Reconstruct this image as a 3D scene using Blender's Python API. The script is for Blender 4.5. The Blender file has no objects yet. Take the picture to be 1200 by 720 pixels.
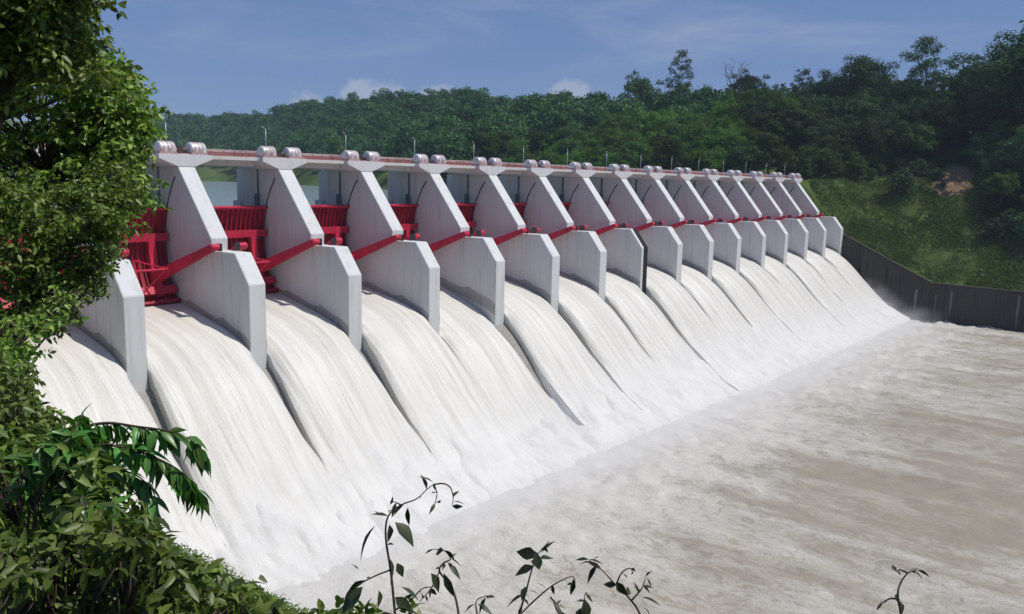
import bpy, math, random
import numpy as np
from mathutils import Vector, Matrix

# ------------------------------------------------------------------ scene, camera, sky, sun
sc = bpy.context.scene
COL = sc.collection
CZ = 38.64                                   # eye height above the stilling pool (pool = 0)
FPX = 980.0
RC = np.array([[0.634614, -0.103164, 0.765913],     # world axes in camera axes (right, down, forward)
               [-0.772601, -0.108778, 0.625504],
               [0.018785, -0.988698, -0.148737]])
cam_d = bpy.data.cameras.new('camera')
cam_d.sensor_width = 36.0
cam_d.lens = FPX / 1200.0 * 36.0
cam_d.clip_start = 0.05
cam_d.clip_end = 30000.0
cam = bpy.data.objects.new('camera', cam_d)
COL.objects.link(cam)
m = Matrix(((RC[0, 0], -RC[0, 1], -RC[0, 2], 0),
            (RC[1, 0], -RC[1, 1], -RC[1, 2], 0),
            (RC[2, 0], -RC[2, 1], -RC[2, 2], CZ), (0, 0, 0, 1)))
cam.matrix_world = m
sc.camera = cam

SUN_DIR = Vector((0.24, -0.40, 0.885)).normalized()     # towards the sun
sun_el = math.asin(SUN_DIR.z)
sun_az = math.atan2(SUN_DIR.x, SUN_DIR.y)
sd = bpy.data.lights.new('sun', 'SUN')
sd.energy = 3.9
sd.angle = math.radians(0.6)
sd.color = (1.0, 0.945, 0.86)
so = bpy.data.objects.new('sun', sd)
COL.objects.link(so)
so.location = (0, 0, 300)
so.rotation_euler = SUN_DIR.to_track_quat('Z', 'Y').to_euler()

world = bpy.data.worlds.new('World')
sc.world = world
world.use_nodes = True
wn, wl = world.node_tree.nodes, world.node_tree.links
wn.clear()
w_out = wn.new('ShaderNodeOutputWorld')
w_bg = wn.new('ShaderNodeBackground')
w_bg.inputs['Strength'].default_value = 0.075
w_sky = wn.new('ShaderNodeTexSky')
w_sky.sky_type = 'NISHITA'
w_sky.sun_disc = False
w_sky.sun_elevation = sun_el
w_sky.sun_rotation = sun_az
w_sky.altitude = 200
w_sky.air_density = 1.0
w_sky.dust_density = 0.25
w_sky.ozone_density = 2.4
# thin streak clouds high up and small heaped clouds low over the hills, all round the sky
tc = wn.new('ShaderNodeTexCoord')
sep = wn.new('ShaderNodeSeparateXYZ'); wl.new(tc.outputs['Generated'], sep.inputs[0])


def wmath(op, a, b=None, clamp=False):
    n = wn.new('ShaderNodeMath'); n.operation = op; n.use_clamp = clamp
    for i, v in enumerate((a, b)):
        if v is None: continue
        if isinstance(v, (int, float)): n.inputs[i].default_value = v
        else: wl.new(v, n.inputs[i])
    return n.outputs[0]


def wramp(src, lo, hi):
    n = wn.new('ShaderNodeMapRange'); n.interpolation_type = 'SMOOTHSTEP'
    n.inputs['From Min'].default_value = lo; n.inputs['From Max'].default_value = hi
    wl.new(src, n.inputs['Value']); return n.outputs[0]


def wnoise(scale, loc, detail, rough, dist=0.0):
    mp = wn.new('ShaderNodeMapping'); mp.inputs['Scale'].default_value = scale
    mp.inputs['Location'].default_value = loc
    wl.new(tc.outputs['Generated'], mp.inputs['Vector'])
    nz = wn.new('ShaderNodeTexNoise'); nz.inputs['Scale'].default_value = 1.0
    nz.inputs['Detail'].default_value = detail; nz.inputs['Roughness'].default_value = rough
    nz.inputs['Distortion'].default_value = dist
    wl.new(mp.outputs[0], nz.inputs['Vector']); return nz.outputs['Fac']


cirrus = wramp(wnoise((2.2, 2.2, 13.0), (1.2, 7.3, 5.1), 5.0, 0.6, 0.4), 0.46, 0.9)
cirrus = wmath('MULTIPLY', cirrus, wramp(sep.outputs['Z'], 0.07, 0.20))
cirrus = wmath('MULTIPLY', cirrus, 0.75)


def px_dir(px, py):
    c = np.array([(px - 600) / FPX, (py - 360) / FPX, 1.0])
    return RC @ c


puff = None
lump = wnoise((30, 30, 34), (2.0, 0.4, 0.0), 4.0, 0.6)
cloud_dirs = [(Vector(px_dir(433, 124)).normalized(), 0.055), (Vector(px_dir(520, 122)).normalized(), 0.045),
              (Vector(px_dir(672, 120)).normalized(), 0.05), (Vector(px_dir(380, 135)).normalized(), 0.05),
              (Vector((-0.6, 0.75, 0.12)).normalized(), 0.09), (Vector((0.8, -0.6, 0.13)).normalized(), 0.08),
              (Vector((-0.7, -0.7, 0.14)).normalized(), 0.09), (Vector((-0.95, 0.1, 0.13)).normalized(), 0.07)]
for d, rad in cloud_dirs:
    vm = wn.new('ShaderNodeVectorMath'); vm.operation = 'SUBTRACT'
    wl.new(tc.outputs['Generated'], vm.inputs[0]); vm.inputs[1].default_value = d
    sc2 = wn.new('ShaderNodeVectorMath'); sc2.operation = 'MULTIPLY'
    wl.new(vm.outputs[0], sc2.inputs[0]); sc2.inputs[1].default_value = (1, 1, 1.5)
    ln = wn.new('ShaderNodeVectorMath'); ln.operation = 'LENGTH'
    wl.new(sc2.outputs[0], ln.inputs[0])
    v = wmath('SUBTRACT', 1.0, wmath('DIVIDE', ln.outputs['Value'], rad))
    puff = v if puff is None else wmath('MAXIMUM', puff, v)
puff = wmath('ADD', puff, wmath('MULTIPLY', wmath('SUBTRACT', lump, 0.5), 1.5))
puff = wmath('MULTIPLY', wramp(puff, 0.12, 0.55), 0.42)
cov = wmath('MAXIMUM', cirrus, puff)
# the deep, slightly violet blue of the photograph's clear sky
hue = wn.new('ShaderNodeMix'); hue.data_type = 'RGBA'; hue.blend_type = 'MULTIPLY'
hue.inputs['Factor'].default_value = 1.0
wl.new(w_sky.outputs['Color'], hue.inputs['A'])
hue.inputs['B'].default_value = (0.78, 0.80, 0.95, 1)
wmix = wn.new('ShaderNodeMix'); wmix.data_type = 'RGBA'
wl.new(cov, wmix.inputs['Factor'])
flat = wn.new('ShaderNodeMix'); flat.data_type = 'RGBA'; flat.inputs['Factor'].default_value = 0.55
wl.new(hue.outputs['Result'], flat.inputs['A'])
flat.inputs['B'].default_value = (1.95, 3.30, 7.0, 1)          # even blue of a humid clear day
wl.new(flat.outputs['Result'], wmix.inputs['A'])
wmix.inputs['B'].default_value = (7.2, 7.4, 8.2, 1)
wl.new(wmix.outputs['Result'], w_bg.inputs['Color'])
wl.new(w_bg.outputs[0], w_out.inputs['Surface'])

sc.view_settings.view_transform = 'Standard'
sc.view_settings.look = 'None'
sc.view_settings.exposure = 0.0
sc.view_settings.gamma = 1.0
sc.view_settings.use_curve_mapping = False
sc.render.engine = 'CYCLES'
sc.cycles.max_bounces = 6
sc.cycles.transparent_max_bounces = 6
sc.cycles.volume_bounces = 1

# ------------------------------------------------------------------ helpers
rng = np.random.default_rng(7)
random.seed(7)


def at(px, py, dist):
    """the point seen at a pixel of the photograph, at a chosen distance from the eye"""
    d = px_dir(px, py); d = d / np.linalg.norm(d) * dist
    return np.array([d[0], d[1], d[2] + CZ])


def hash2(ix, iy, seed):
    n = (ix.astype(np.int64) * 374761393 + iy.astype(np.int64) * 668265263 + seed * 974634777) & 0x7fffffff
    n = ((n ^ (n >> 13)) * 1274126177) & 0x7fffffff
    n = (n ^ (n >> 16)) & 0xffff
    return n / 65535.0


def vnoise(x, y, seed=0):
    x = np.asarray(x, float); y = np.asarray(y, float)
    ix = np.floor(x); iy = np.floor(y); fx = x - ix; fy = y - iy
    fx = fx * fx * fx * (fx * (fx * 6 - 15) + 10); fy = fy * fy * fy * (fy * (fy * 6 - 15) + 10)
    a = hash2(ix, iy, seed); b = hash2(ix + 1, iy, seed); c = hash2(ix, iy + 1, seed); d = hash2(ix + 1, iy + 1, seed)
    return (a * (1 - fx) + b * fx) * (1 - fy) + (c * (1 - fx) + d * fx) * fy - 0.5


def fbm(x, y, seed=0, octv=4, gain=0.5):
    s = 0; a = 1.0
    x = np.asarray(x, float); y = np.asarray(y, float)
    for o in range(octv):
        s = s + a * vnoise(x, y, seed + o * 17); x = x * 2.03; y = y * 2.03; a *= gain
    return s


def mesh_np(name, verts, faces, mat=None, smooth=False, uv=None):
    """verts (n,3), faces (m,k) integer arrays of one size, or a list of such arrays"""
    me = bpy.data.meshes.new(name)
    verts = np.asarray(verts, np.float32)
    fl = faces if isinstance(faces, list) else [faces]
    fl = [np.asarray(f, np.int32) for f in fl if len(f)]
    tot = sum(len(f) for f in fl); loops = sum(f.size for f in fl)
    me.vertices.add(len(verts)); me.vertices.foreach_set('co', verts.ravel())
    me.loops.add(loops); me.polygons.add(tot)
    li = np.concatenate([f.ravel() for f in fl])
    sizes = np.concatenate([np.full(len(f), f.shape[1], np.int32) for f in fl])
    starts = np.concatenate([[0], np.cumsum(sizes)[:-1]]).astype(np.int32)
    me.loops.foreach_set('vertex_index', li)
    me.polygons.foreach_set('loop_start', starts)
    me.polygons.foreach_set('loop_total', sizes)
    if smooth: me.polygons.foreach_set('use_smooth', np.ones(tot, bool))
    if uv is not None:
        ul = me.uv_layers.new(name='flow')
        ul.data.foreach_set('uv', np.asarray(uv, np.float32)[li].ravel())
    me.update(calc_edges=True)
    if mat: me.materials.append(mat)
    return me


def obj(name, me, parent=None, loc=None, label=None, cat=None, group=None, kind=None):
    o = bpy.data.objects.new(name, me)
    COL.objects.link(o)
    if parent is not None: o.parent = parent
    if loc is not None: o.location = loc
    if label: o['label'] = label
    if cat: o['category'] = cat
    if group: o['group'] = group
    if kind: o['kind'] = kind
    return o


def empty(name, loc=(0, 0, 0), label=None, cat=None, group=None):
    o = obj(name, None, None, loc, label, cat, group)
    o.empty_display_size = 0.3
    return o


def copy_tree(o, parent=None, loc=None):
    c = o.copy(); COL.objects.link(c)
    c.parent = parent
    if loc is not None: c.location = loc
    for ch in o.children: copy_tree(ch, c)
    return c


class MB:
    """collects small solids; build() makes one mesh"""
    def __init__(s): s.v = []; s.f = []

    def add(s, vs, fs):
        b = len(s.v); s.v += [tuple(map(float, p)) for p in vs]; s.f += [tuple(i + b for i in f) for f in fs]; return s

    def box(s, x0, x1, y0, y1, z0, z1):
        vs = [(x, y, z) for z in (z0, z1) for y in (y0, y1) for x in (x0, x1)]
        return s.add(vs, [(0, 2, 3, 1), (4, 5, 7, 6), (0, 1, 5, 4), (2, 6, 7, 3), (0, 4, 6, 2), (1, 3, 7, 5)])

    def prism_yz(s, pts, x0, x1):
        """closed outline in (y,z), extruded in x"""
        n = len(pts)
        vs = [(x0, y, z) for y, z in pts] + [(x1, y, z) for y, z in pts]
        fs = [tuple(range(n)), tuple(range(2 * n - 1, n - 1, -1))]
        fs += [(i, i + n, (i + 1) % n + n, (i + 1) % n) for i in range(n)]
        return s.add(vs, fs)

    def prism_xz(s, pts, y0, y1):
        n = len(pts)
        vs = [(x, y0, z) for x, z in pts] + [(x, y1, z) for x, z in pts]
        fs = [tuple(range(n)), tuple(range(2 * n - 1, n - 1, -1))]
        fs += [(i, i + n, (i + 1) % n + n, (i + 1) % n) for i in range(n)]
        return s.add(vs, fs)

    def arc(s, ty, tz, r0, r1, a0, a1, x0, x1, n=20):
        """a curved plate about the trunnion axis"""
        vs = []; fs = []
        for i in range(n + 1):
            a = a0 + (a1 - a0) * i / n
            c, q = math.cos(a), math.sin(a)
            for x in (x0, x1):
                for r in (r0, r1): vs.append((x, ty + r * c, tz + r * q))
        for i in range(n):
            k = 4 * i
            fs += [(k, k + 1, k + 5, k + 4), (k + 2, k + 6, k + 7, k + 3), (k, k + 4, k + 6, k + 2), (k + 1, k + 3, k + 7, k + 5)]
        fs += [(0, 2, 3, 1), (4 * n, 4 * n + 1, 4 * n + 3, 4 * n + 2)]
        return s.add(vs, fs)

    def tube(s, pts, radii, n=8, caps=True):
        pts = [Vector(p) for p in pts]
        if not hasattr(radii, '__len__'): radii = [radii] * len(pts)
        vs = []; fs = []
        ref = Vector((0, 0, 1))
        for i, p in enumerate(pts):
            t = (pts[min(i + 1, len(pts) - 1)] - pts[max(i - 1, 0)]).normalized()
            a = t.cross(ref)
            if a.length < 0.05: a = t.cross(Vector((1, 0, 0)))
            a.normalize(); b = t.cross(a)
            ref = ref if abs(t.dot(ref)) < 0.95 else Vector((1, 0, 0))
            for k in range(n):
                q = 2 * math.pi * k / n
                vs.append(p + (a * math.cos(q) + b * math.sin(q)) * radii[i])
        for i in range(len(pts) - 1):
            for k in range(n):
                fs.append((i * n + k, i * n + (k + 1) % n, (i + 1) * n + (k + 1) % n, (i + 1) * n + k))
        if caps:
            fs.append(tuple(range(n - 1, -1, -1)))
            e = (len(pts) - 1) * n; fs.append(tuple(range(e, e + n)))
        return s.add(vs, fs)

    def beam(s, p0, p1, w0, h0, w1, h1, up=(0, 0, 1)):
        p0 = Vector(p0); p1 = Vector(p1); t = (p1 - p0).normalized()
        a = t.cross(Vector(up)).normalized(); b = a.cross(t)
        vs = []
        for p, w, h in ((p0, w0, h0), (p1, w1, h1)):
            for sa, sb in ((-1, -1), (1, -1), (1, 1), (-1, 1)):
                vs.append(p + a * sa * w / 2 + b * sb * h / 2)
        return s.add(vs, [(0, 1, 2, 3), (7, 6, 5, 4), (0, 4, 5, 1), (1, 5, 6, 2), (2, 6, 7, 3), (3, 7, 4, 0)])

    def mesh(s, name, mat, smooth=False, bevel=0.0):
        me = bpy.data.meshes.new(name); me.from_pydata(s.v, [], s.f)
        import bmesh
        bm = bmesh.new(); bm.from_mesh(me)
        bmesh.ops.recalc_face_normals(bm, faces=bm.faces)
        if bevel > 0:
            es = [e for e in bm.edges if len(e.link_faces) == 2 and e.calc_face_angle(0) > 0.5]
            bmesh.ops.bevel(bm, geom=es, offset=bevel, segments=2, affect='EDGES', clamp_overlap=True)
        bm.to_mesh(me); bm.free()
        if smooth: me.polygons.foreach_set('use_smooth', np.ones(len(me.polygons), bool))
        me.materials.append(mat)
        return me


# ------------------------------------------------------------------ materials
class Mat:
    def __init__(s, name, rough=0.7, spec=0.3):
        s.m = bpy.data.materials.new(name); s.m.use_nodes = True
        s.n, s.l = s.m.node_tree.nodes, s.m.node_tree.links
        s.b = s.n['Principled BSDF']; s.out = s.n['Material Output']
        s.b.inputs['Roughness'].default_value = rough
        s.b.inputs['Specular IOR Level'].default_value = spec

    def new(s, t): return s.n.new(t)

    def coord(s, kind='Object', scale=(1, 1, 1), loc=(0, 0, 0), rot=(0, 0, 0)):
        if kind == 'Position':
            c = s.new('ShaderNodeNewGeometry').outputs['Position']
        else:
            c = s.new('ShaderNodeTexCoord').outputs[kind]
        mp = s.new('ShaderNodeMapping'); mp.inputs['Scale'].default_value = scale
        mp.inputs['Location'].default_value = loc; mp.inputs['Rotation'].default_value = rot
        s.l.new(c, mp.inputs['Vector']); return mp.outputs[0]

    def noise(s, vec, scale=1.0, detail=4.0, rough=0.55, dist=0.0):
        n = s.new('ShaderNodeTexNoise'); n.inputs['Scale'].default_value = scale
        n.inputs['Detail'].default_value = detail; n.inputs['Roughness'].default_value = rough
        n.inputs['Distortion'].default_value = dist
        s.l.new(vec, n.inputs['Vector']); return n.outputs['Fac']

    def ramp(s, src, lo, hi, a=0.0, b=1.0):
        n = s.new('ShaderNodeMapRange'); n.interpolation_type = 'SMOOTHSTEP'
        n.inputs['From Min'].default_value = lo; n.inputs['From Max'].default_value = hi
        n.inputs['To Min'].default_value = a; n.inputs['To Max'].default_value = b
        s.l.new(src, n.inputs['Value']); return n.outputs[0]

    def math(s, op, a, b=None, clamp=False):
        n = s.new('ShaderNodeMath'); n.operation = op; n.use_clamp = clamp
        for i, v in enumerate((a, b)):
            if v is None: continue
            if isinstance(v, (int, float)): n.inputs[i].default_value = v
            else: s.l.new(v, n.inputs[i])
        return n.outputs[0]

    def mix(s, fac, a, b, blend='MIX'):
        n = s.new('ShaderNodeMix'); n.data_type = 'RGBA'; n.blend_type = blend
        for key, v in (('Factor', fac), ('A', a), ('B', b)):
            if isinstance(v, (int, float)): n.inputs[key].default_value = v
            elif isinstance(v, tuple): n.inputs[key].default_value = v + (1,) if len(v) == 3 else v
            else: s.l.new(v, n.inputs[key])
        return n.outputs['Result']

    def color(s, c):
        if isinstance(c, tuple): s.b.inputs['Base Color'].default_value = c + (1,)
        else: s.l.new(c, s.b.inputs['Base Color'])
        return s

    def bump(s, h, strength=0.3, dist=0.1):
        n = s.new('ShaderNodeBump'); n.inputs['Strength'].default_value = strength
        n.inputs['Distance'].default_value = dist
        s.l.new(h, n.inputs['Height']); s.l.new(n.outputs[0], s.b.inputs['Normal']); return s


def concrete(name, base, dark, amt=0.6, wet=None):
    M = Mat(name, 0.85, 0.25)
    big = M.noise(M.coord('Position', (0.12, 0.12, 0.12)), 1, 5, 0.6)
    st = M.noise(M.coord('Position', (1.1, 1.1, 0.09)), 1, 5, 0.65)        # rain streaks running down
    fine = M.noise(M.coord('Position', (3, 3, 3)), 1, 6, 0.7)
    c = M.mix(M.ramp(st, 0.47, 0.78, 0, amt), base, dark)
    c = M.mix(M.ramp(big, 0.40, 0.70, 0, amt * 0.55), c, tuple(0.6 * a + 0.4 * b for a, b in zip(base, dark)))
    c = M.mix(M.ramp(fine, 0.62, 0.8, 0, amt * 0.5), c, dark)
    M.color(c).bump(fine, 0.25, 0.04)
    return M.m


M_PIER = concrete('painted_pier_concrete', (0.63, 0.645, 0.65), (0.37, 0.37, 0.355), 0.52)
M_CAP = concrete('corbel_concrete', (0.66, 0.66, 0.68), (0.42, 0.41, 0.41), 0.55)
M_DECK = concrete('deck_concrete', (0.62, 0.60, 0.58), (0.38, 0.36, 0.34), 0.6)
M_WALL = concrete('stained_wall_concrete', (0.055, 0.050, 0.045), (0.013, 0.012, 0.011), 1.0)
M_WALLPALE = concrete('leached_wall_concrete', (0.15, 0.148, 0.145), (0.05, 0.05, 0.05), 1.0)
M_OGEE = concrete('weir_concrete', (0.30, 0.29, 0.27), (0.12, 0.11, 0.1), 0.8)
M_WET_SHADE = concrete('wet_shaded_concrete', (0.40, 0.395, 0.385), (0.22, 0.215, 0.20), 0.8)  # dark tone carries painted waterline shade as well as splash damp
M_BLACK = concrete('blackened_nose_concrete', (0.02, 0.021, 0.024), (0.01, 0.01, 0.011), 0.5)


def paint(name, base, dark, rough=0.45, metal=0.0):
    M = Mat(name, rough, 0.35)
    n1 = M.noise(M.coord('Position', (0.7, 0.7, 0.25)), 1, 5, 0.65)
    n2 = M.noise(M.coord('Position', (6, 6, 6)), 1, 4, 0.6)
    c = M.mix(M.ramp(n1, 0.42, 0.75), base, dark)
    c = M.mix(M.ramp(n2, 0.62, 0.85, 0, 0.4), c, dark)
    n3 = M.noise(M.coord('Position', (1.6, 1.6, 0.22), (4, 1, 2)), 1, 6, 0.7)
    c = M.mix(M.ramp(n3, 0.60, 0.80, 0, 0.4), c, tuple(0.35 * v + 0.03 for v in dark))
    M.color(c).bump(n2, 0.1, 0.02)
    M.b.inputs['Metallic'].default_value = metal
    return M.m


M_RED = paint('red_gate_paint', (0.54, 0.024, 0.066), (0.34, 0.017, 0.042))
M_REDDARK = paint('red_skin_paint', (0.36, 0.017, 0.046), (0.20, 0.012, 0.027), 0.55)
M_RAIL = paint('maroon_rail_paint', (0.33, 0.13, 0.13), (0.17, 0.06, 0.06), 0.5)
M_RAILTOP = paint('pale_rail_paint', (0.46, 0.36, 0.35), (0.30, 0.2, 0.19), 0.5)
M_SHEET = paint('pale_sheet_metal', (0.66, 0.63, 0.64), (0.45, 0.41, 0.42), 0.38, 0.25)
M_PINK = paint('faded_pink_base', (0.46, 0.30, 0.31), (0.28, 0.16, 0.17), 0.6)
M_MACH = paint('dark_machine', (0.085, 0.06, 0.065), (0.04, 0.03, 0.03), 0.5)
M_STEEL = paint('dark_steel', (0.07, 0.075, 0.085), (0.035, 0.035, 0.04), 0.5, 0.4)
M_SLOT = paint('wet_slot_steel', (0.13, 0.15, 0.19), (0.06, 0.07, 0.09), 0.5)
M_POLE = paint('galvanised_pole', (0.42, 0.43, 0.45), (0.28, 0.28, 0.3), 0.45, 0.4)


def leaf_mat(name, cols, trans=0.35, rough=0.5, spec=0.35, patch=0.0):
    """leaf colours differ leaf by leaf; light comes through the blade"""
    M = Mat(name, rough, spec)
    g = M.new('ShaderNodeNewGeometry')
    cr = M.new('ShaderNodeValToRGB')
    M.l.new(g.outputs['Random Per Island'], cr.inputs[0])
    els = cr.color_ramp.elements
    while len(els) < len(cols): els.new(0.5)
    for i, c in enumerate(cols):
        els[i].position = i / (len(cols) - 1); els[i].color = c + (1,)
    col = cr.outputs[0]
    oi = M.new('ShaderNodeObjectInfo')
    hs = M.new('ShaderNodeHueSaturation')
    M.l.new(M.ramp(oi.outputs['Random'], 0, 1, 0.475, 0.515), hs.inputs['Hue'])
    M.l.new(M.ramp(oi.outputs['Random'], 0.0, 1.0, 0.58, 1.42), hs.inputs['Value'])
    M.l.new(col, hs.inputs['Color'])
    col = hs.outputs[0]
    if patch:
        pn = M.noise(M.coord('Position', (0.085, 0.085, 0.085)), 1, 3, 0.6)
        col = M.mix(patch, col, M.mix(M.ramp(pn, 0.35, 0.65), (0.35, 0.42, 0.5), (1.65, 1.55, 1.1)), 'MULTIPLY')
    M.color(col)
    tr = M.new('ShaderNodeBsdfTranslucent')
    M.l.new(M.mix(1.0, col, (1.0, 1.15, 0.55), 'MULTIPLY'), tr.inputs['Color'])
    mx = M.new('ShaderNodeMixShader'); mx.inputs[0].default_value = trans
    M.l.new(M.b.outputs[0], mx.inputs[1]); M.l.new(tr.outputs[0], mx.inputs[2])
    M.l.new(mx.outputs[0], M.out.inputs['Surface'])
    return M.m


L_DARK = leaf_mat('dark_hill_leaves', [(0.0306, 0.0636, 0.0265), (0.0392, 0.0809, 0.0304), (0.0507, 0.0982, 0.0342), (0.0661, 0.1164, 0.0438)], 0.2, rough=0.75, spec=0.12)
L_MID = leaf_mat('mid_hill_leaves', [(0.0414, 0.0864, 0.0247), (0.0535, 0.1099, 0.0282), (0.0675, 0.1317, 0.0334), (0.0849, 0.1508, 0.043)], 0.25, rough=0.75, spec=0.12)
L_PALE = leaf_mat('fresh_hill_leaves', [(0.0537, 0.115, 0.0206), (0.0689, 0.1429, 0.024), (0.0858, 0.1657, 0.0299), (0.107, 0.1869, 0.0392)], 0.3, rough=0.75, spec=0.12)
L_FAR = leaf_mat('far_wood_leaves', [(0.0319, 0.0726, 0.034), (0.0391, 0.087, 0.038), (0.0471, 0.0998, 0.042), (0.0583, 0.1134, 0.0468)], 0.2, patch=1.0, rough=0.75, spec=0.12)
L_NEAR = leaf_mat('near_tree_leaves', [(0.0626, 0.114, 0.023), (0.1138, 0.1939, 0.0327), (0.1851, 0.2735, 0.0459), (0.2846, 0.3647, 0.086)], 0.3, 0.42)
L_NEAR2 = leaf_mat('fine_tree_leaves', [(0.0619, 0.1297, 0.0213), (0.1133, 0.2094, 0.0319), (0.1752, 0.2892, 0.0461), (0.2474, 0.359, 0.0887)], 0.3, 0.45)
L_BUSH = leaf_mat('bush_leaves', [(0.0504, 0.1044, 0.0219), (0.0953, 0.1855, 0.035), (0.1541, 0.2667, 0.0481), (0.2379, 0.3479, 0.0765)], 0.28, 0.42)
L_DROOP = leaf_mat('glossy_long_leaves', [(0.0473, 0.1444, 0.0315), (0.1181, 0.2888, 0.0525)], 0.25, 0.35, 0.5)
L_SAP = leaf_mat('dull_sapling_leaves', [(0.018, 0.03, 0.012), (0.035, 0.05, 0.02)], 0.12, 0.5)


def bark(name, a, b):
    M = Mat(name, 0.9, 0.15)
    n = M.noise(M.coord('Position', (6, 6, 1.2)), 1, 5, 0.65)
    M.color(M.mix(M.ramp(n, 0.35, 0.7), a, b)).bump(n, 0.5, 0.05); return M.m


M_BARK = bark('grey_brown_bark', (0.10, 0.08, 0.06), (0.04, 0.032, 0.025))
M_TWIG = bark('brown_twig', (0.085, 0.062, 0.05), (0.04, 0.028, 0.022))
M_DEADWOOD = bark('bleached_dead_wood', (0.20, 0.17, 0.16), (0.11, 0.09, 0.085))

# ground
MG = Mat('hillside_ground', 0.95, 0.1)
pv = MG.coord('Position')
g1 = MG.noise(pv, 0.055, 6, 0.6); g2 = MG.noise(pv, 0.6, 5, 0.65); g3 = MG.noise(pv, 0.02, 3, 0.5)
gc = MG.mix(MG.ramp(g1, 0.35, 0.66), (0.050, 0.085, 0.022), (0.085, 0.122, 0.030))
gc = MG.mix(MG.ramp(g2, 0.45, 0.75, 0, 0.7), gc, (0.038, 0.066, 0.020))
gc = MG.mix(MG.ramp(g3, 0.56, 0.72, 0, 0.5), gc, (0.12, 0.125, 0.05))
sxyz = MG.new('ShaderNodeSeparateXYZ'); MG.l.new(pv, sxyz.inputs[0])
# raw earth of the old slip on the far bank
scar = MG.new('ShaderNodeVectorMath'); scar.operation = 'SUBTRACT'
MG.l.new(pv, scar.inputs[0]); scar.inputs[1].default_value = (318.0, 67.0, 42.0)
scs = MG.new('ShaderNodeVectorMath'); scs.operation = 'MULTIPLY'; MG.l.new(scar.outputs[0], scs.inputs[0])
scs.inputs[1].default_value = (1 / 22.0, 1 / 9.0, 1 / 16.0)
scl = MG.new('ShaderNodeVectorMath'); scl.operation = 'LENGTH'; MG.l.new(scs.outputs[0], scl.inputs[0])
sn = MG.noise(pv, 0.22, 5, 0.7)
sf = MG.math('ADD', scl.outputs['Value'], MG.math('MULTIPLY', MG.math('SUBTRACT', sn, 0.5), 4.2))
gc = MG.mix(MG.ramp(sf, 0.35, 1.05, 1, 0), gc, MG.mix(MG.ramp(g2, 0.35, 0.7), (0.235, 0.145, 0.09), (0.12, 0.085, 0.05)))
MG.color(gc).bump(g2, 0.6, 0.5)
M_GROUND = MG.m

# reservoir
MR = Mat('reservoir_water', 0.16, 0.5)
rn = MR.noise(MR.coord('Position', (0.35, 0.12, 1)), 1, 4, 0.6)
MR.color((0.27, 0.33, 0.35)).bump(rn, 0.18, 0.15)
M_RES = MR.m

# falling water: u = metres across the bay (plus an offset per bay), v = metres along the flow
MF = Mat('falling_water', 0.42, 0.35)
s1 = MF.noise(MF.coord('UV', (0.85, 0.030, 1)), 1, 3, 0.55, 0.15)
s2 = MF.noise(MF.coord('UV', (3.6, 0.085, 1), (3, 1, 0)), 1, 3, 0.6, 0.1)
s3 = MF.noise(MF.coord('UV', (10.0, 0.45, 1), (7, 2, 0)), 1, 4, 0.6)
s4 = MF.noise(MF.coord('UV', (2.0, 1.5, 1), (7, 2, 0)), 1, 6, 0.7)
cst = MF.mix(MF.ramp(s1, 0.36, 0.62), (0.585, 0.57, 0.52), (0.685, 0.675, 0.635))
cst = MF.mix(MF.ramp(s2, 0.56, 0.66, 0, 0.58), cst, (0.43, 0.41, 0.35))
cst = MF.mix(MF.ramp(s2, 0.46, 0.30, 0, 0.4), cst, (0.72, 0.71, 0.67))
cst = MF.mix(MF.ramp(s3, 0.56, 0.74, 0, 0.40), cst, (0.50, 0.465, 0.40))
uvn = MF.new('ShaderNodeUVMap'); usp = MF.new('ShaderNodeSeparateXYZ'); MF.l.new(uvn.outputs[0], usp.inputs[0])
sp_k = MF.math('MULTIPLY', MF.ramp(s4, 0.56, 0.72), MF.ramp(usp.outputs['Y'], 12.0, 30.0))
cst = MF.mix(MF.math('MULTIPLY', sp_k, 0.5), cst, (0.76, 0.745, 0.71))
fo = MF.math('ADD', usp.outputs['Y'], MF.math('MULTIPLY', MF.math('SUBTRACT', s1, 0.5), 16.0))
fo = MF.math('ADD', fo, MF.math('MULTIPLY', MF.math('SUBTRACT', s4, 0.5), 8.0))
cst = MF.mix(MF.ramp(fo, 30.0, 41.0, 0, 0.93), cst, (0.70, 0.695, 0.675))      # the nappe breaks into foam lower down
MF.color(cst)
hh = MF.math('ADD', MF.math('MULTIPLY', s2, -0.8), MF.math('MULTIPLY', s3, 0.3))
hh = MF.math('ADD', hh, MF.math('MULTIPLY', MF.math('MULTIPLY', s4, 0.9), MF.ramp(usp.outputs['Y'], 10.0, 34.0)))
MF.bump(hh, 0.4, 0.3)
M_FALL = MF.m

# broken foam at the foot of the chute
MW = Mat('broken_foam', 0.75, 0.2)
w1 = MW.noise(MW.coord('UV', (1.2, 0.16, 1)), 1, 4, 0.6, 0.4)
w2 = MW.noise(MW.coord('Position', (1.8, 1.8, 1.8)), 1, 6, 0.7)
cw = MW.mix(MW.ramp(w1, 0.52, 0.75, 0, 0.40), (0.70, 0.695, 0.68), (0.57, 0.56, 0.52))
cw = MW.mix(MW.ramp(w2, 0.60, 0.80, 0, 0.20), cw, (0.62, 0.60, 0.56))
MW.color(cw).bump(w2, 0.6, 0.35)
M_FOAM = MW.m

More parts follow.
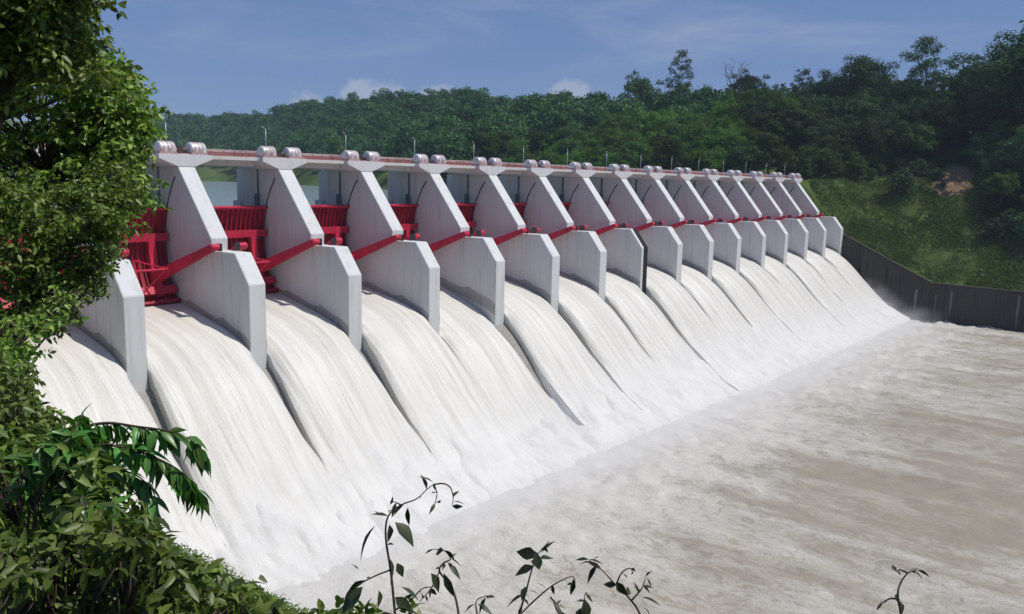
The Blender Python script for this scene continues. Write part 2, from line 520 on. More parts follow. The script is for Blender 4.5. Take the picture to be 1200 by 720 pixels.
# stilling pool: silty brown water with drifting foam, thick below the toe, thinning downstream
MP = Mat('silty_pool_water', 0.32, 0.4)
pp = MP.coord('Position')
psx = MP.new('ShaderNodeSeparateXYZ'); MP.l.new(pp, psx.inputs[0])
f1 = MP.noise(MP.coord('Position', (0.16, 0.045, 0.1), (3, 0, 0)), 1, 6, 0.66, 0.7)
f2 = MP.noise(MP.coord('Position', (0.62, 0.34, 0.1), (1, 5, 0)), 1, 8, 0.74, 1.6)
f3 = MP.noise(MP.coord('Position', (3.2, 1.9, 0.1)), 1, 6, 0.72, 1.2)
f4 = MP.noise(MP.coord('Position', (0.03, 0.02, 0.1), (9, 4, 0)), 1, 3, 0.5, 0.3)
far = MP.ramp(psx.outputs['Y'], 64.0, 8.0, 0.0, 1.0)
near_toe = MP.ramp(psx.outputs['Y'], 34.0, 63.0, 0.0, 1.0)
cov_ = MP.math('ADD', MP.math('MULTIPLY', f1, 0.9), MP.math('MULTIPLY', f2, 0.75))
cov_ = MP.math('ADD', cov_, MP.math('MULTIPLY', f4, 0.55))
cov_ = MP.math('ADD', cov_, MP.math('MULTIPLY', near_toe, 0.42))
cov_ = MP.math('SUBTRACT', cov_, MP.math('MULTIPLY', far, 0.12))
film = MP.ramp(cov_, 0.96, 1.42)                      # thin milky foam film
vein = MP.math('ABSOLUTE', MP.math('SUBTRACT', f2, 0.5))
vein2 = MP.math('ABSOLUTE', MP.math('SUBTRACT', f3, 0.5))
lace = MP.math('MULTIPLY', MP.math('MAXIMUM', MP.ramp(vein, 0.030, 0.0), MP.ramp(vein2, 0.022, 0.0, 0, 0.8)), MP.ramp(cov_, 0.92, 1.2))    # lacy foam threads
fleck = MP.math('MULTIPLY', MP.ramp(f3, 0.62, 0.74), MP.ramp(cov_, 0.9, 1.2))
brown = MP.mix(MP.ramp(f1, 0.35, 0.65), (0.325, 0.292, 0.228), (0.365, 0.33, 0.262))
pc = MP.mix(MP.math('MULTIPLY', film, 0.88), brown, (0.60, 0.58, 0.525))
pc = MP.mix(MP.math('MULTIPLY', lace, 0.8), pc, (0.71, 0.69, 0.65))
pc = MP.mix(MP.math('MULTIPLY', fleck, 0.5), pc, (0.66, 0.64, 0.61))
pc = MP.mix(MP.ramp(MP.math('ADD', psx.outputs['Y'], MP.math('MULTIPLY', MP.math('SUBTRACT', f2, 0.5), 14.0)), 53.0, 63.5, 0, 0.9), pc, (0.69, 0.68, 0.655))
MP.color(pc)
MP.bump(MP.math('ADD', f2, MP.math('MULTIPLY', f3, 0.5)), 0.75, 0.4)
M_POOL = MP.m

# ------------------------------------------------------------------ the lie of the land
X0 = 41.194; S = 15.0; TH = 2.3                        # left face of pier 0, pier spacing, pier thickness
XW = X0 + 15 * S + TH                                  # river face of the far wall
POOL = 0.0; RES = CZ - 5.3


def world_px(X, Y):
    fw = 0.765913 * X + 0.625504 * Y; rt = 0.634614 * X - 0.772601 * Y
    return 600 + FPX * rt / np.maximum(fw, 1.0), fw


T_PX = np.array([-600, 0, 200, 265, 365, 445, 540, 620, 700, 780, 860, 930, 985, 1060, 1130, 1200, 1300, 1700])
T_DS = np.array([900, 880, 860, 800, 540, 430, 345, 315, 300, 292, 288, 286, 283, 279, 276, 273, 272, 272.0])
T_DM = np.array([1000, 960, 930, 880, 620, 500, 410, 380, 360, 350, 340, 338, 335, 338, 336, 330, 330, 330.0])
T_HM = np.array([8, 8, 8, 8, 8, 7, 7, 8, 8, 8, 7, 5, 4.0, 6, 9, 2, 0, 0])
T_DR = np.array([1350, 1300, 1250, 1200, 1050, 930, 800, 690, 600, 520, 480, 440, 420, 400, 395, 385, 385, 385.0])
T_YT = np.array([136, 136, 142, 141, 129, 124, 112, 122, 126, 114, 114, 122, 126, 118, 112, 98, 90, 90.0])
T_TH = np.array([15, 15, 15, 15, 15, 15, 16, 16, 17, 18, 18, 18, 18, 18, 18, 18, 18, 18.0])


def height(X, Y):
    """ground height (pool = 0) of the valley sides"""
    X = np.asarray(X, float); Y = np.asarray(Y, float)
    D = np.hypot(X, Y)
    px, fw = world_px(X, Y)
    px = np.where(fw < 5, np.where(X > 0, 1700, -600), px)
    ip = lambda t: np.interp(px, T_PX, t)
    ds, dm, hm, dr = ip(T_DS), ip(T_DM), ip(T_HM), ip(T_DR)
    yh = 228 + 0.019 * (np.clip(px, -200, 1400) - 1412)
    hr = (yh - ip(T_YT)) / FPX * dr * 0.97 - ip(T_TH)
    # base of the right bank follows the top of the wall
    b = np.interp(Y, [-400, 59.4, 86, 100, 112, 130, 400], [-28.3, -28.3, -15.2, 0.8, 1.0, -7.0, -7.0])
    hs = np.where(X > XW - 2, b, -7.0)
    w1 = np.clip((D - ds) / (dm - ds), 0, 1); w2 = np.clip((D - dm) / (dr - dm), 0, 1)
    h = hs + (hm - hs) * (0.55 * w1 + 0.45 * w1 * w1 * (3 - 2 * w1)) + (hr - hm) * (w2 * 0.5 + 0.5 * w2 * w2 * (3 - 2 * w2))
    h = h - np.clip((D - dr) * 0.35, 0, 60)
    amp = np.clip((D - ds) / 60.0, 0, 1)
    h = h + np.clip((D - ds) / 12.0, 0, 1) * fbm(X / 9, Y / 9, 15, 3) * 1.6
    h = h + amp * (fbm(X / 70, Y / 70, 3) * 11 + fbm(X / 18, Y / 18, 9, 3) * 3.0)
    # gully at the downstream end of the far bank
    gul = np.exp(-((px - 1188) / 42.0) ** 2) * np.clip((D - 288) / 25, 0, 1) * np.clip((372 - D) / 30, 0, 1)
    h = h - gul * 7.0
    # reservoir bed and river bed
    h = np.where((D < ds) & (Y > 104), -26.0 + 19 * np.clip(D / ds, 0, 1) ** 6, h)
    bed = (X > 27.0) & (X < XW + 0.3) & (Y < 108)
    h = np.where(bed, -48.0, h)
    # left bank, where the photographer stands
    left = (X <= 27.0)
    hl = -1.75 - 0.86 * np.clip(X, 0, 40) + 0.22 * np.clip(-X, 0, 120)
    hl = hl + fbm(X / 6, Y / 6, 21, 3) * 1.0 * np.clip(np.hypot(X, Y) / 12, 0, 1)
    k = np.clip((Y - 60) / 35, 0, 1); k = k * k * (3 - 2 * k)
    hl = hl * (1 - k) + k * (1.0 + 0.22 * np.clip(-X, 0, 120) + fbm(X / 12, Y / 12, 5) * 2)
    kk = np.clip((Y - 112) / 40, 0, 1)
    shore = -8.0 + np.clip(-(X + 5) * 0.3, 0, 40)
    hl = hl * (1 - kk) + shore * kk
    h = np.where(left & (Y < 500), hl, h)
    return h + CZ


gx = np.unique(np.round(np.concatenate([np.arange(-500, -40, 20), np.arange(-40, 30, 1.0), [27.05], np.arange(30, 264, 6.0),
                               np.arange(264, 300, 1.5), [XW + 0.25, XW + 0.45], np.arange(300, 460, 3.0), np.arange(460, 900, 8.0), np.arange(900, 2401, 40)]), 3))
gy = np.unique(np.round(np.concatenate([[-2000, -1400, -800], np.arange(-400, -30, 20), np.arange(-30, 120, 1.5), np.arange(120, 330, 4.0), np.arange(330, 1000, 9.0),
                               np.arange(1000, 2401, 40)]), 3))
GX, GY = np.meshgrid(gx, gy)
GZ = height(GX, GY)
nx, ny = len(gx), len(gy)


def smooth_path(pts, k=4):
    P = [np.array(p, float) for p in pts]
    P = [2 * P[0] - P[1]] + P + [2 * P[-1] - P[-2]]
    out = []
    for i in range(1, len(P) - 2):
        for j in range(k):
            t = j / k
            out.append(0.5 * ((2 * P[i]) + (P[i + 1] - P[i - 1]) * t + (2 * P[i - 1] - 5 * P[i] + 4 * P[i + 1] - P[i + 2]) * t * t + (3 * P[i] - P[i - 1] - 3 * P[i + 1] + P[i + 2]) * t ** 3))
    return out + [P[-2]]


def grid_faces(nx, ny):
    i = np.arange((nx - 1) * (ny - 1)); r, c = i // (nx - 1), i % (nx - 1)
    a = r * nx + c
    return np.stack([a, a + 1, a + nx + 1, a + nx], 1)


obj('terrain', mesh_np('terrain', np.stack([GX.ravel(), GY.ravel(), GZ.ravel()], 1), grid_faces(nx, ny), M_GROUND, True), kind='structure')

# reservoir behind the gates
rv = [(-150, 111.6, RES), (2390, 111.6, RES), (2390, 2390, RES), (-490, 2390, RES)]
obj('reservoir_water', mesh_np('reservoir_water', rv, np.array([[0, 1, 2, 3]]), M_RES), kind='structure')

# ------------------------------------------------------------------ weir body and water
PY = np.array([112, 104.5, 103, 100, 95, 90, 86.5, 83, 79.4, 76, 72, 68, 64.4, 60, 54.0])
PZ = np.array([-16.2, -16.3, -16.4, -16.7, -17.4, -18.5, -19.9, -22.3, -26.0, -29.7, -33.6, -36.7, -38.5, -39.6, -40.6])
yy = np.linspace(54, 112, 600)
zz = np.interp(yy, PY[::-1], PZ[::-1])
kern = np.exp(-0.5 * (np.arange(-30, 31) / 11.0) ** 2); kern /= kern.sum()
zz = np.convolve(np.pad(zz, 30, mode='reflect', reflect_type='odd'), kern, 'valid')


def prof(y): return np.interp(y, yy, zz) + CZ


# concrete weir under the sheets
wy = np.linspace(56, 113, 40)
pts = [(float(y), float(prof(y) - 2.6 - 0.06 * max(0, 90 - y))) for y in wy] + [(113.0, -8.0), (56.0, -8.0)]
obj('spillway_weir', MB().prism_yz(pts, X0 - S + 0.5, XW - 0.2).mesh('spillway_weir', M_OGEE), kind='structure')

low_bay = {4: 2.3, 5: 0.5, 8: -0.25, 9: 0.3, 1: 0.0, 2: 0.25, 3: -0.1, 6: 0.15, 12: 0.35}
NU, NV = 64, 150
ygrid = 103.2 - (103.2 - 57.0) * np.linspace(0, 1, NV) ** 1.0
seg = np.hypot(np.diff(ygrid), np.diff(prof(ygrid)))
vlen = np.concatenate([[0], np.cumsum(seg)])


def make_sheet(bay):
    """the sheet leaving the gate between pier bay-1 and pier bay"""
    xa = X0 + (bay - 1) * S + TH; xb = X0 + bay * S
    mid = (xa + xb) / 2; hw = (xb - xa) / 2
    u = np.linspace(-1, 1, NU); u = np.sign(u) * (1 - (1 - np.abs(u)) ** 1.35)
    U, Yg = np.meshgrid(u, ygrid); _, V = np.meshgrid(u, vlen)
    t = np.clip((85.9 - Yg) / 13.0, 0, 1)
    side_l = fbm(np.full_like(Yg, bay * 3.1), Yg / 4.0, 31) * 0.35
    grow = 1.32 * t ** 0.62 - 0.22 * np.clip((86.1 - Yg) / 0.5, 0, 1) + t * side_l
    grow = np.where(Yg > 86.1, 0.03, grow)
    half = hw + grow
    X = mid + U * half
    lowered = low_bay.get(bay, float(rng.uniform(-0.2, 0.3)))
    sh = np.clip((101 - Yg) / 14, 0, 1) * np.clip((Yg - 62) / 8, 0, 1)
    Z = prof(Yg) - lowered * sh
    free = np.clip((86.6 - Yg) / 2.0, 0, 1)
    gone = np.clip((78 - Yg) / 5.0, 0, 1)
    Z = Z - (np.abs(U) ** 10) * free * (0.9 * (1 - gone) + 0.25)
    hump = (0.30 * (1 - U ** 2) - 0.12) * np.clip((100 - Yg) / 10, 0, 1) * (1 - 0.7 * gone)
    hug = -np.abs(U) ** 14 * 0.35 * (1 - free) * np.clip((101 - Yg) / 6, 0, 1)      # draws down along the piers
    rid = fbm((X - xa) * 0.8 + bay * 40, V * 0.018 + bay * 7, 11, 3, 0.6) * 0.34
    rid += fbm((X - xa) * 3.0 + bay * 40, V * 0.05, 13, 2, 0.6) * 0.10
    grow_r = np.clip((101 - Yg) / 22, 0.03, 1)
    chop = fbm(X * 0.9, V * 0.25 + bay, 19, 3, 0.5) * 0.45 * np.clip((80 - Yg) / 10, 0, 1)
    Z = Z + hump + hug + rid * grow_r + chop
    vs = np.stack([X, Yg, Z], 2).reshape(-1, 3)
    uv = np.stack([(X - mid) + bay * 37.0, V], 2).reshape(-1, 2)
    fs = [grid_faces(NU, NV)]
    # side faces and the edge at the gate lip
    base = len(vs)
    sk = []; su = []
    for col in (0, NU - 1):
        e = vs.reshape(NV, NU, 3)[:, col].copy()
        for drop, inn in ((1.0, 0.10), (3.2, 0.30)):
            q = e.copy(); q[:, 2] -= drop; q[:, 0] += inn * (1 if col == 0 else -1); sk.append(q)
            x = uv.reshape(NV, NU, 2)[:, col].copy(); x[:, 0] += drop * 0.8 * (-1 if col == 0 else 1); su.append(x)
    vs = np.concatenate([vs] + sk); uv = np.concatenate([uv] + su)
    for c, col in enumerate((0, NU - 1)):
        r = np.arange(NV - 1)
        prev = r * NU + col; prevn = (r + 1) * NU + col
        for lv in range(2):
            cur = base + (2 * c + lv) * NV + r; curn = cur + 1
            q = np.stack([prev, prevn, curn, cur], 1)
            fs.append(q if col == 0 else q[:, ::-1]); prev, prevn = cur, curn
    return mesh_np('water_sheet', vs, fs, M_FALL, True, uv)


for bay in range(0, 16):
    obj('falling_water', make_sheet(bay), kind='structure')

# boiling white water across the whole foot of the chute
ax = np.arange(X0 - S + 1.0, XW - 0.05, 0.42); ay = np.arange(57.5, 79.01, 0.30)
AX, AY = np.meshgrid(ax, ay)
rise = np.clip((77.5 - AY) / 9.0, 0, 1)
edge = fbm(AX / 2.4, AY / 5, 61, 4, 0.6)
AZ = prof(AY) - 1.5 - np.clip((AY - 75) * 1.2, 0, 4) + 1.75 * np.clip(rise + edge * 0.6 * np.clip((79 - AY) / 4, 0, 1), 0, 1.1)
AZ += fbm(AX / 2.2, AY / 6.5, 71, 4, 0.5) * 0.75 * np.clip((78 - AY) / 7, 0, 1) * np.clip((AY - 62) / 5, 0.3, 1)
toe = np.clip((66.5 - AY) / 3.0, 0, 1)
AZ += fbm(AX / 0.9, AY / 1.6, 77, 3, 0.5) * 0.28 * np.clip((72 - AY) / 5, 0, 1) * np.clip((AY - 62) / 4, 0.35, 1)
AZ = np.where(AY < 67, np.maximum(AZ, POOL - 1.6), AZ)
AZ -= np.clip((64.0 - AY) / 3.0, 0, 1) * 2.6
b4 = np.clip((AX - (X0 + 3 * S)) / 2.5, 0, 1) * np.clip((X0 + 4 * S + 2.5 - AX) / 2.5, 0, 1)
AZ -= b4 * 2.0 * np.clip((AY - 66) / 7, 0, 1)
AUV = np.stack([AX.ravel(), (112 - AY).ravel() * 1.3], 1)
obj('white_water', mesh_np('white_water', np.stack([AX.ravel(), AY.ravel(), AZ.ravel()], 1), grid_faces(len(ax), len(ay)), M_FOAM, True, AUV), kind='structure')

# stilling pool
qx = np.arange(24, XW + 0.01, 0.85); qx = np.append(qx[:-1], XW + 0.3)
qy = np.concatenate([[-900, -600, -300, -200, -140, -100, -80, -60], np.arange(-50, 0, 2.5), np.arange(0, 67, 0.6)])
QX, QY = np.meshgrid(qx, qy)
nt = np.clip((QY - 20) / 42, 0, 1) ** 1.5
QZ = POOL + fbm(QX / 9, QY / 16, 91, 3) * 0.35 + fbm(QX / 2.6, QY / 4.2, 95, 4, 0.6) * (0.28 + 0.75 * nt)
QZ += fbm(QX / 1.1, QY / 1.3, 99, 3, 0.6) * (0.08 + 0.4 * nt)
QZ = POOL + (QZ - POOL) * np.clip((64.5 - QY) / 7.0, 0.12, 1)
obj('pool_water', mesh_np('pool_water', np.stack([QX.ravel(), QY.ravel(), QZ.ravel()], 1), grid_faces(len(qx), len(qy)), M_POOL, True), kind='structure')

# ------------------------------------------------------------------ piers
def zr(z): return z + CZ


TY, TZ, TR = 92.0, zr(-8.6), 12.9
PROFILE = [(111.5, -20.0 + 0), (112.0, zr(-30)), (86.2, -4.0), (86.1, zr(-12.75)), (88.9, zr(-9.15)), (94.0, zr(-9.2)), (93.9, zr(-7.7)), (101.0, zr(1.05)), (111.5, zr(1.05))]
PROFILE[0] = (111.5, zr(-30)); PROFILE[1] = (111.0, -4.0)


def make_pier(black=False):
    p = empty('spillway_pier', label='white painted concrete spillway pier with slanted upper nose and stepped lower nose', cat='pier', group='white spillway piers standing in a row across the dam')
    obj('pier_body', MB().prism_yz(PROFILE, 0, TH).mesh('pier_body', M_PIER, bevel=0.06), p)
    # hammerhead carrying the bridge
    cp = [(-0.004, zr(1.05)), (TH + 0.004, zr(1.05)), (4.85, zr(2.02)), (4.85, zr(2.62)), (-2.55, zr(2.62)), (-2.55, zr(2.02))]
    obj('corbel', MB().prism_xz(cp, 100.95, 110.5).mesh('corbel', M_CAP, bevel=0.05), p)
    for sgn in (-1, 1):
        x0, x1 = ((-0.04, 0.02) if sgn < 0 else (TH - 0.02, TH + 0.04))
        obj('seal_plate', MB().arc(TY, TZ, 12.78, 13.02, math.radians(-40), math.radians(40.5), x0, x1, 26).mesh('seal_plate', M_STEEL), p)
        obj('gate_slot', MB().box(x0 - 0.002, x1 + 0.002, 105.8, 106.25, zr(-14), zr(1.0)).mesh('gate_slot', M_SLOT), p)
        obj('guide_bracket', MB().box(*((-0.35, 0.03) if sgn < 0 else (TH - 0.03, TH + 0.35)), 105.7, 106.6, zr(-4.3), zr(-2.5)).mesh('guide_bracket', M_SLOT, bevel=0.03), p)
        # trunnion chair on the ledge
    obj('upstream_step', MB().box(-0.25, TH + 0.25, 110.2, 112.2, zr(-12), zr(-3.6)).mesh('upstream_step', M_PIER, bevel=0.04), p)
    # formwork joints standing slightly proud as thin fillets
    for y, z1 in ((98.4, -2.4), (94.6, -9.3), (90.4, -9.4)):
        for x0, x1 in ((-0.012, 0.01), (TH - 0.01, TH + 0.012)):
            obj('form_joint', MB().box(x0, x1, y - 0.03, y + 0.03, float(prof(y)) - 1.5, zr(z1)).mesh('form_joint', M_CAP), p)
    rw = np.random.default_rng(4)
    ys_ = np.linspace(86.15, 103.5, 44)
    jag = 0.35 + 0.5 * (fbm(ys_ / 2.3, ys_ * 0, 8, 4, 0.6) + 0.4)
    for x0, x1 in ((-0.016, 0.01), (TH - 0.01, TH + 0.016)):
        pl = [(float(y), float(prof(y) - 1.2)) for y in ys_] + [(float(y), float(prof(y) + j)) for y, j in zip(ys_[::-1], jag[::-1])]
        obj('wet_shade_band', MB().prism_yz(pl, x0, x1).mesh('wet_shade_band', M_WET_SHADE), p)  # strip paints the shadow band at the water's edge, together with splash wetting
    return p


pier0 = make_pier()
piers = {}
for n in range(-1, 16):
    o = pier0 if n == -1 else copy_tree(pier0)
    o.location = (X0 + n * S, 0, 0)
    piers[n] = o
# the pier with its nose face gone black
pb = piers[7]
pb['label'] = 'white spillway pier whose lower nose front is stained black'
nose = [(86.04, zr(-24)), (86.04, zr(-12.72)), (88.86, zr(-9.10)), (88.99, zr(-9.18)), (86.2, zr(-12.8)), (86.2, zr(-24))]
obj('nose_face', MB().prism_yz(nose, 0.85, TH + 0.03).mesh('nose_face', M_BLACK), pb)['label'] = 'black stained nose face'
piers[15]['label'] = 'end pier joining the dark training wall below the grassy bank'
piers[0]['label'] = 'white spillway pier half covered by the leaves of the near bank trees'
del piers[15]['group']; del piers[7]['group']; del piers[0]['group']

# ------------------------------------------------------------------ radial gates
GW = S - TH                                          # clear bay width


def make_gate():
    g = empty('radial_gate', label='raised red steel radial gate between two spillway piers', cat='gate', group='red radial gates in the spillway bays')
    a0, a1 = math.radians(-37), math.radians(19.0)
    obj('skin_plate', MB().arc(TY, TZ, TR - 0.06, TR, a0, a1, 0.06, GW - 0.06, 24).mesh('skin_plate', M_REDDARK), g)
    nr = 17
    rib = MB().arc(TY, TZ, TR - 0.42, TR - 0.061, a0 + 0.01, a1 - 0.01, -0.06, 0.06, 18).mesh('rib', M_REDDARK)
    for i in range(nr):
        obj('rib', rib, g, (0.45 + (GW - 0.9) * i / (nr - 1), 0, 0))
    # top and bottom edge beams, horizontal girders
    obj('top_edge', MB().arc(TY, TZ, TR - 0.55, TR + 0.02, a1, a1 + 0.022, 0.05, GW - 0.05, 1).mesh('top_edge', M_RED), g)
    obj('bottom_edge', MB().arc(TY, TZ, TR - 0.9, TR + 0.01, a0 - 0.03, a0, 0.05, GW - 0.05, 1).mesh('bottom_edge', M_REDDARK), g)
    for a in (math.radians(-31), math.radians(3.0)):
        c, q = math.cos(a), math.sin(a)
        b = MB()
        b.arc(TY, TZ, TR - 1.25, TR - 0.425, a - 0.035, a - 0.031, 0.3, GW - 0.3, 1)
        b.arc(TY, TZ, TR - 1.25, TR - 0.425, a + 0.031, a + 0.035, 0.3, GW - 0.3, 1)
        b.arc(TY, TZ, TR - 1.30, TR - 1.252, a - 0.045, a + 0.045, 0.3, GW - 0.3, 1)
        obj('girder', b.mesh('girder', M_RED), g)
    # vertical end girders, arms and hubs
    for sgn in (-1, 1):
        xg = 2.5 if sgn < 0 else GW - 2.5
        obj('end_girder', MB().arc(TY, TZ, TR - 1.35, TR - 0.43, math.radians(-34), math.radians(4), xg - 0.5, xg + 0.5, 14).mesh('end_girder', M_RED), g)
        a = math.radians(-22)
        p1 = (xg, TY + (TR - 1.3) * math.cos(a), TZ + (TR - 1.3) * math.sin(a))
        xt = 0.75 if sgn < 0 else GW - 0.75
        p0 = (xt, TY + 0.3, TZ - 0.05)
        arm = obj('arm', MB().beam(p1, p0, 0.75, 1.55, 0.6, 0.85).mesh('arm', M_RED, bevel=0.03), g)
        obj('trunnion_hub', MB().tube([(xt - 0.62, TY, TZ), (xt - 0.5, TY, TZ), (xt + 0.5, TY, TZ), (xt + 0.62, TY, TZ)], [0.34, 0.44, 0.44, 0.34], 16).mesh('trunnion_hub', M_RED, False), arm)
        xa_, xb_ = (0.004, 0.16) if sgn < 0 else (GW - 0.16, GW - 0.004)
        obj('bearing_plate', MB().box(xa_, xb_, TY - 0.55, TY + 0.5, TZ - 0.5, TZ + 0.45).mesh('bearing_plate', M_STEEL, bevel=0.03), g)
        # diagonal bracing out to the skin
        for da in (-9, 9):
            aa = a + math.radians(da) * 1.25
            q0 = (xg + sgn * -0.4, TY + 8.2 * math.cos(a), TZ + 8.2 * math.sin(a))
            q1 = (GW / 2 - sgn * -1.2, TY + (TR - 1.2) * math.cos(aa), TZ + (TR - 1.2) * math.sin(aa))
            obj('brace', MB().tube([q0, q1], 0.11, 6).mesh('brace', M_RED), arm)
    ax_ = math.radians(-14)
    obj('cross_tie', MB().tube([(2.6, TY + 8.4 * math.cos(-0.384), TZ + 8.4 * math.sin(-0.384)), (GW - 2.6, TY + 8.4 * math.cos(-0.384), TZ + 8.4 * math.sin(-0.384))], 0.16, 8).mesh('cross_tie', M_RED), g)
    return g


gate0 = make_gate()
for bay in range(0, 16):
    o = gate0 if bay == 0 else copy_tree(gate0)
    o.location = (X0 + (bay - 1) * S + TH, 0, 0)

# ------------------------------------------------------------------ service bridge, railings, hoists, lamps
def make_span():
    g = empty('bridge_span', label='concrete bridge span with maroon pipe railings between two pier heads', cat='bridge', group='bridge spans along the top of the dam')
    L = S - 7.4
    obj('deck_slab', MB().box(0.0, L, 101.9, 110.4, zr(2.10), zr(2.60)).mesh('deck_slab', M_DECK, bevel=0.03), g)
    for y in (103.2, 108.9):
        obj('deck_beam', MB().box(0.002, L - 0.002, y, y + 0.5, zr(1.35), zr(2.098)).mesh('deck_beam', M_DECK), g)
    # railings run over the pier head as well
    for y in (104.6, 110.2):
        for z, r, mt in ((3.45, 0.085, M_RAILTOP), (3.18, 0.06, M_RAIL), (2.92, 0.06, M_RAIL)):
            obj('rail', MB().tube([(-3.7, y, zr(z)), (L + 3.7, y, zr(z))], r, 8).mesh('rail', mt, True), g)
        post = MB().box(-0.05, 0.05, -0.05, 0.05, 0, 0.86).mesh('rail_post', M_RAIL)
        for i in range(9):
            obj('rail_post', post, g, (-3.3 + (L + 6.6) * i / 8, y, zr(2.60)))
        obj('kick_plate', MB().box(-3.69, L + 3.69, y - 0.03, y + 0.03, zr(2.63), zr(2.83)).mesh('kick_plate', M_RAIL), g)
    return g


span0 = make_span()
for bay in range(0, 16):
    o = span0 if bay == 0 else copy_tree(span0)
    o.location = (X0 + (bay - 1) * S + 4.85, 0, 0)


def make_hoist():
    g = empty('hoist_cover', label='pale rounded sheet metal hoist cover on pink base atop a pier head', cat='hoist cover', group='rounded hoist covers in pairs on the pier heads')
    # a barrel hood: arch in y-z, axis along the dam, shoulders rounded at the ends
    secs = [(-1.10, 0.80), (-1.02, 0.92), (-0.88, 1.0), (0.88, 1.0), (1.02, 0.92), (1.10, 0.80)]
    n = 14; vs = []; fs = []
    for x, k in secs:
        ring = [(-0.95 * k, 0.28), (-0.95 * k, 0.6)] + [(-0.95 * k * math.cos(math.pi * j / n), 0.62 + 0.98 * k * math.sin(math.pi * j / n)) for j in range(1, n)] + [(0.95 * k, 0.6), (0.95 * k, 0.28)]
        vs += [(x, y, z) for y, z in ring]
    r = n + 3
    for i in range(len(secs) - 1):
        for j in range(r - 1): fs.append((i * r + j, i * r + j + 1, (i + 1) * r + j + 1, (i + 1) * r + j))
    fs.append(tuple(range(r))); fs.append(tuple(range(len(vs) - 1, len(vs) - 1 - r, -1)))
    mb = MB().add(vs, fs)
    hood = obj('hood', mb.mesh('hood', M_SHEET, True), g)
    for x in (-0.55, 0.0, 0.55):
        vs = []
        for xx in (x - 0.045, x + 0.045):
            vs += [(xx, -0.985 * math.cos(math.pi * j / n), 0.62 + 1.01 * math.sin(math.pi * j / n)) for j in range(n + 1)]
        fs = [(j, j + 1, j + n + 2, j + n + 1) for j in range(n)]
        obj('hood_band', MB().add(vs, fs).mesh('hood_band', M_PINK), hood)
    obj('base', MB().box(-1.14, 1.14, -1.0, 1.0, 0.0, 0.30).mesh('base', M_PINK, bevel=0.03), g)
    for x in (-0.8, 0.1):
        obj('vent_panel', MB().box(x - 0.2, x + 0.3, -1.0, -0.94, 0.36, 0.72).mesh('vent_panel', M_PINK, bevel=0.01), hood)
    return g


hoist0 = make_hoist()


def make_motor():
    g = empty('hoist_motor', label='dark hoist motor and gearbox between two rounded covers', cat='motor', group='dark hoist motors on the pier heads')
    obj('gearbox', MB().box(-0.45, 0.25, -0.45, 0.5, 0.15, 0.95).mesh('gearbox', M_MACH, bevel=0.05), g)
    obj('motor', MB().tube([(0.25, 0, 0.55), (0.32, 0, 0.55), (0.85, 0, 0.55), (0.92, 0, 0.55)], [0.25, 0.34, 0.34, 0.22], 14).mesh('motor', M_MACH), g)
    obj('bed_plate', MB().box(-0.6, 1.0, -0.6, 0.65, 0.0, 0.15).mesh('bed_plate', M_PINK, bevel=0.02), g)
    obj('brake_drum', MB().tube([(-0.65, 0, 0.55), (-0.45, 0, 0.55)], 0.3, 14).mesh('brake_drum', M_PINK), g)
    return g


motor0 = make_motor()


def make_lamp():
    g = empty('lamp_post', label='slim grey lamp post with short arm on the dam crest', cat='lamp post', group='lamp posts along the dam crest')
    obj('pole', MB().tube([(0, 0, 0), (0, 0, 2.0), (0, 0, 4.1)], [0.085, 0.07, 0.055], 8).mesh('pole', M_POLE, True), g)
    obj('foot', MB().box(-0.17, 0.17, -0.17, 0.17, 0, 0.12).mesh('foot', M_POLE), g)
    la = obj('arm', MB().tube([(0, 0, 3.95), (-0.3, -0.2, 4.25), (-0.8, -0.5, 4.35)], [0.045, 0.04, 0.035], 6).mesh('arm', M_POLE, True), g)
    obj('lamp_head', MB().beam((-0.7, -0.45, 4.35), (-1.25, -0.8, 4.40), 0.24, 0.12, 0.18, 0.08).mesh('lamp_head', M_POLE, bevel=0.02), la)
    return g


lamp0 = make_lamp()
first = True
for n in range(-1, 16):
    xb = X0 + n * S
    for k, dx in enumerate((-0.95, 3.3)):
        h = hoist0 if (first and k == 0) else copy_tree(hoist0)
        h.location = (xb + dx, 102.35, zr(2.62))
    mo = motor0 if first else copy_tree(motor0)
    mo.location = (xb + 1.05, 102.4, zr(2.62))
    lp = lamp0 if first else copy_tree(lamp0)
    lp.location = (xb + 1.0 + float(rng.uniform(-.2, .2)), 105.6, zr(2.62))
    first = False

ORD = ['', 'next', 'second', 'third', 'fourth', 'fifth', 'sixth', 'seventh', 'eighth', 'ninth']


def which(n, noun):
    """say which pier by counting from the black-nosed one"""
    if n == 7: return 'the black-nosed pier'
    if n == 15: return 'the end pier by the dark wall'
    side = 'towards the grassy bank' if n > 7 else 'towards the leafy bank'
    k = abs(n - 7)
    return '%s pier %s of the black-nosed one' % (ORD[k], 'grassy-side' if n > 7 else 'leafy-side')


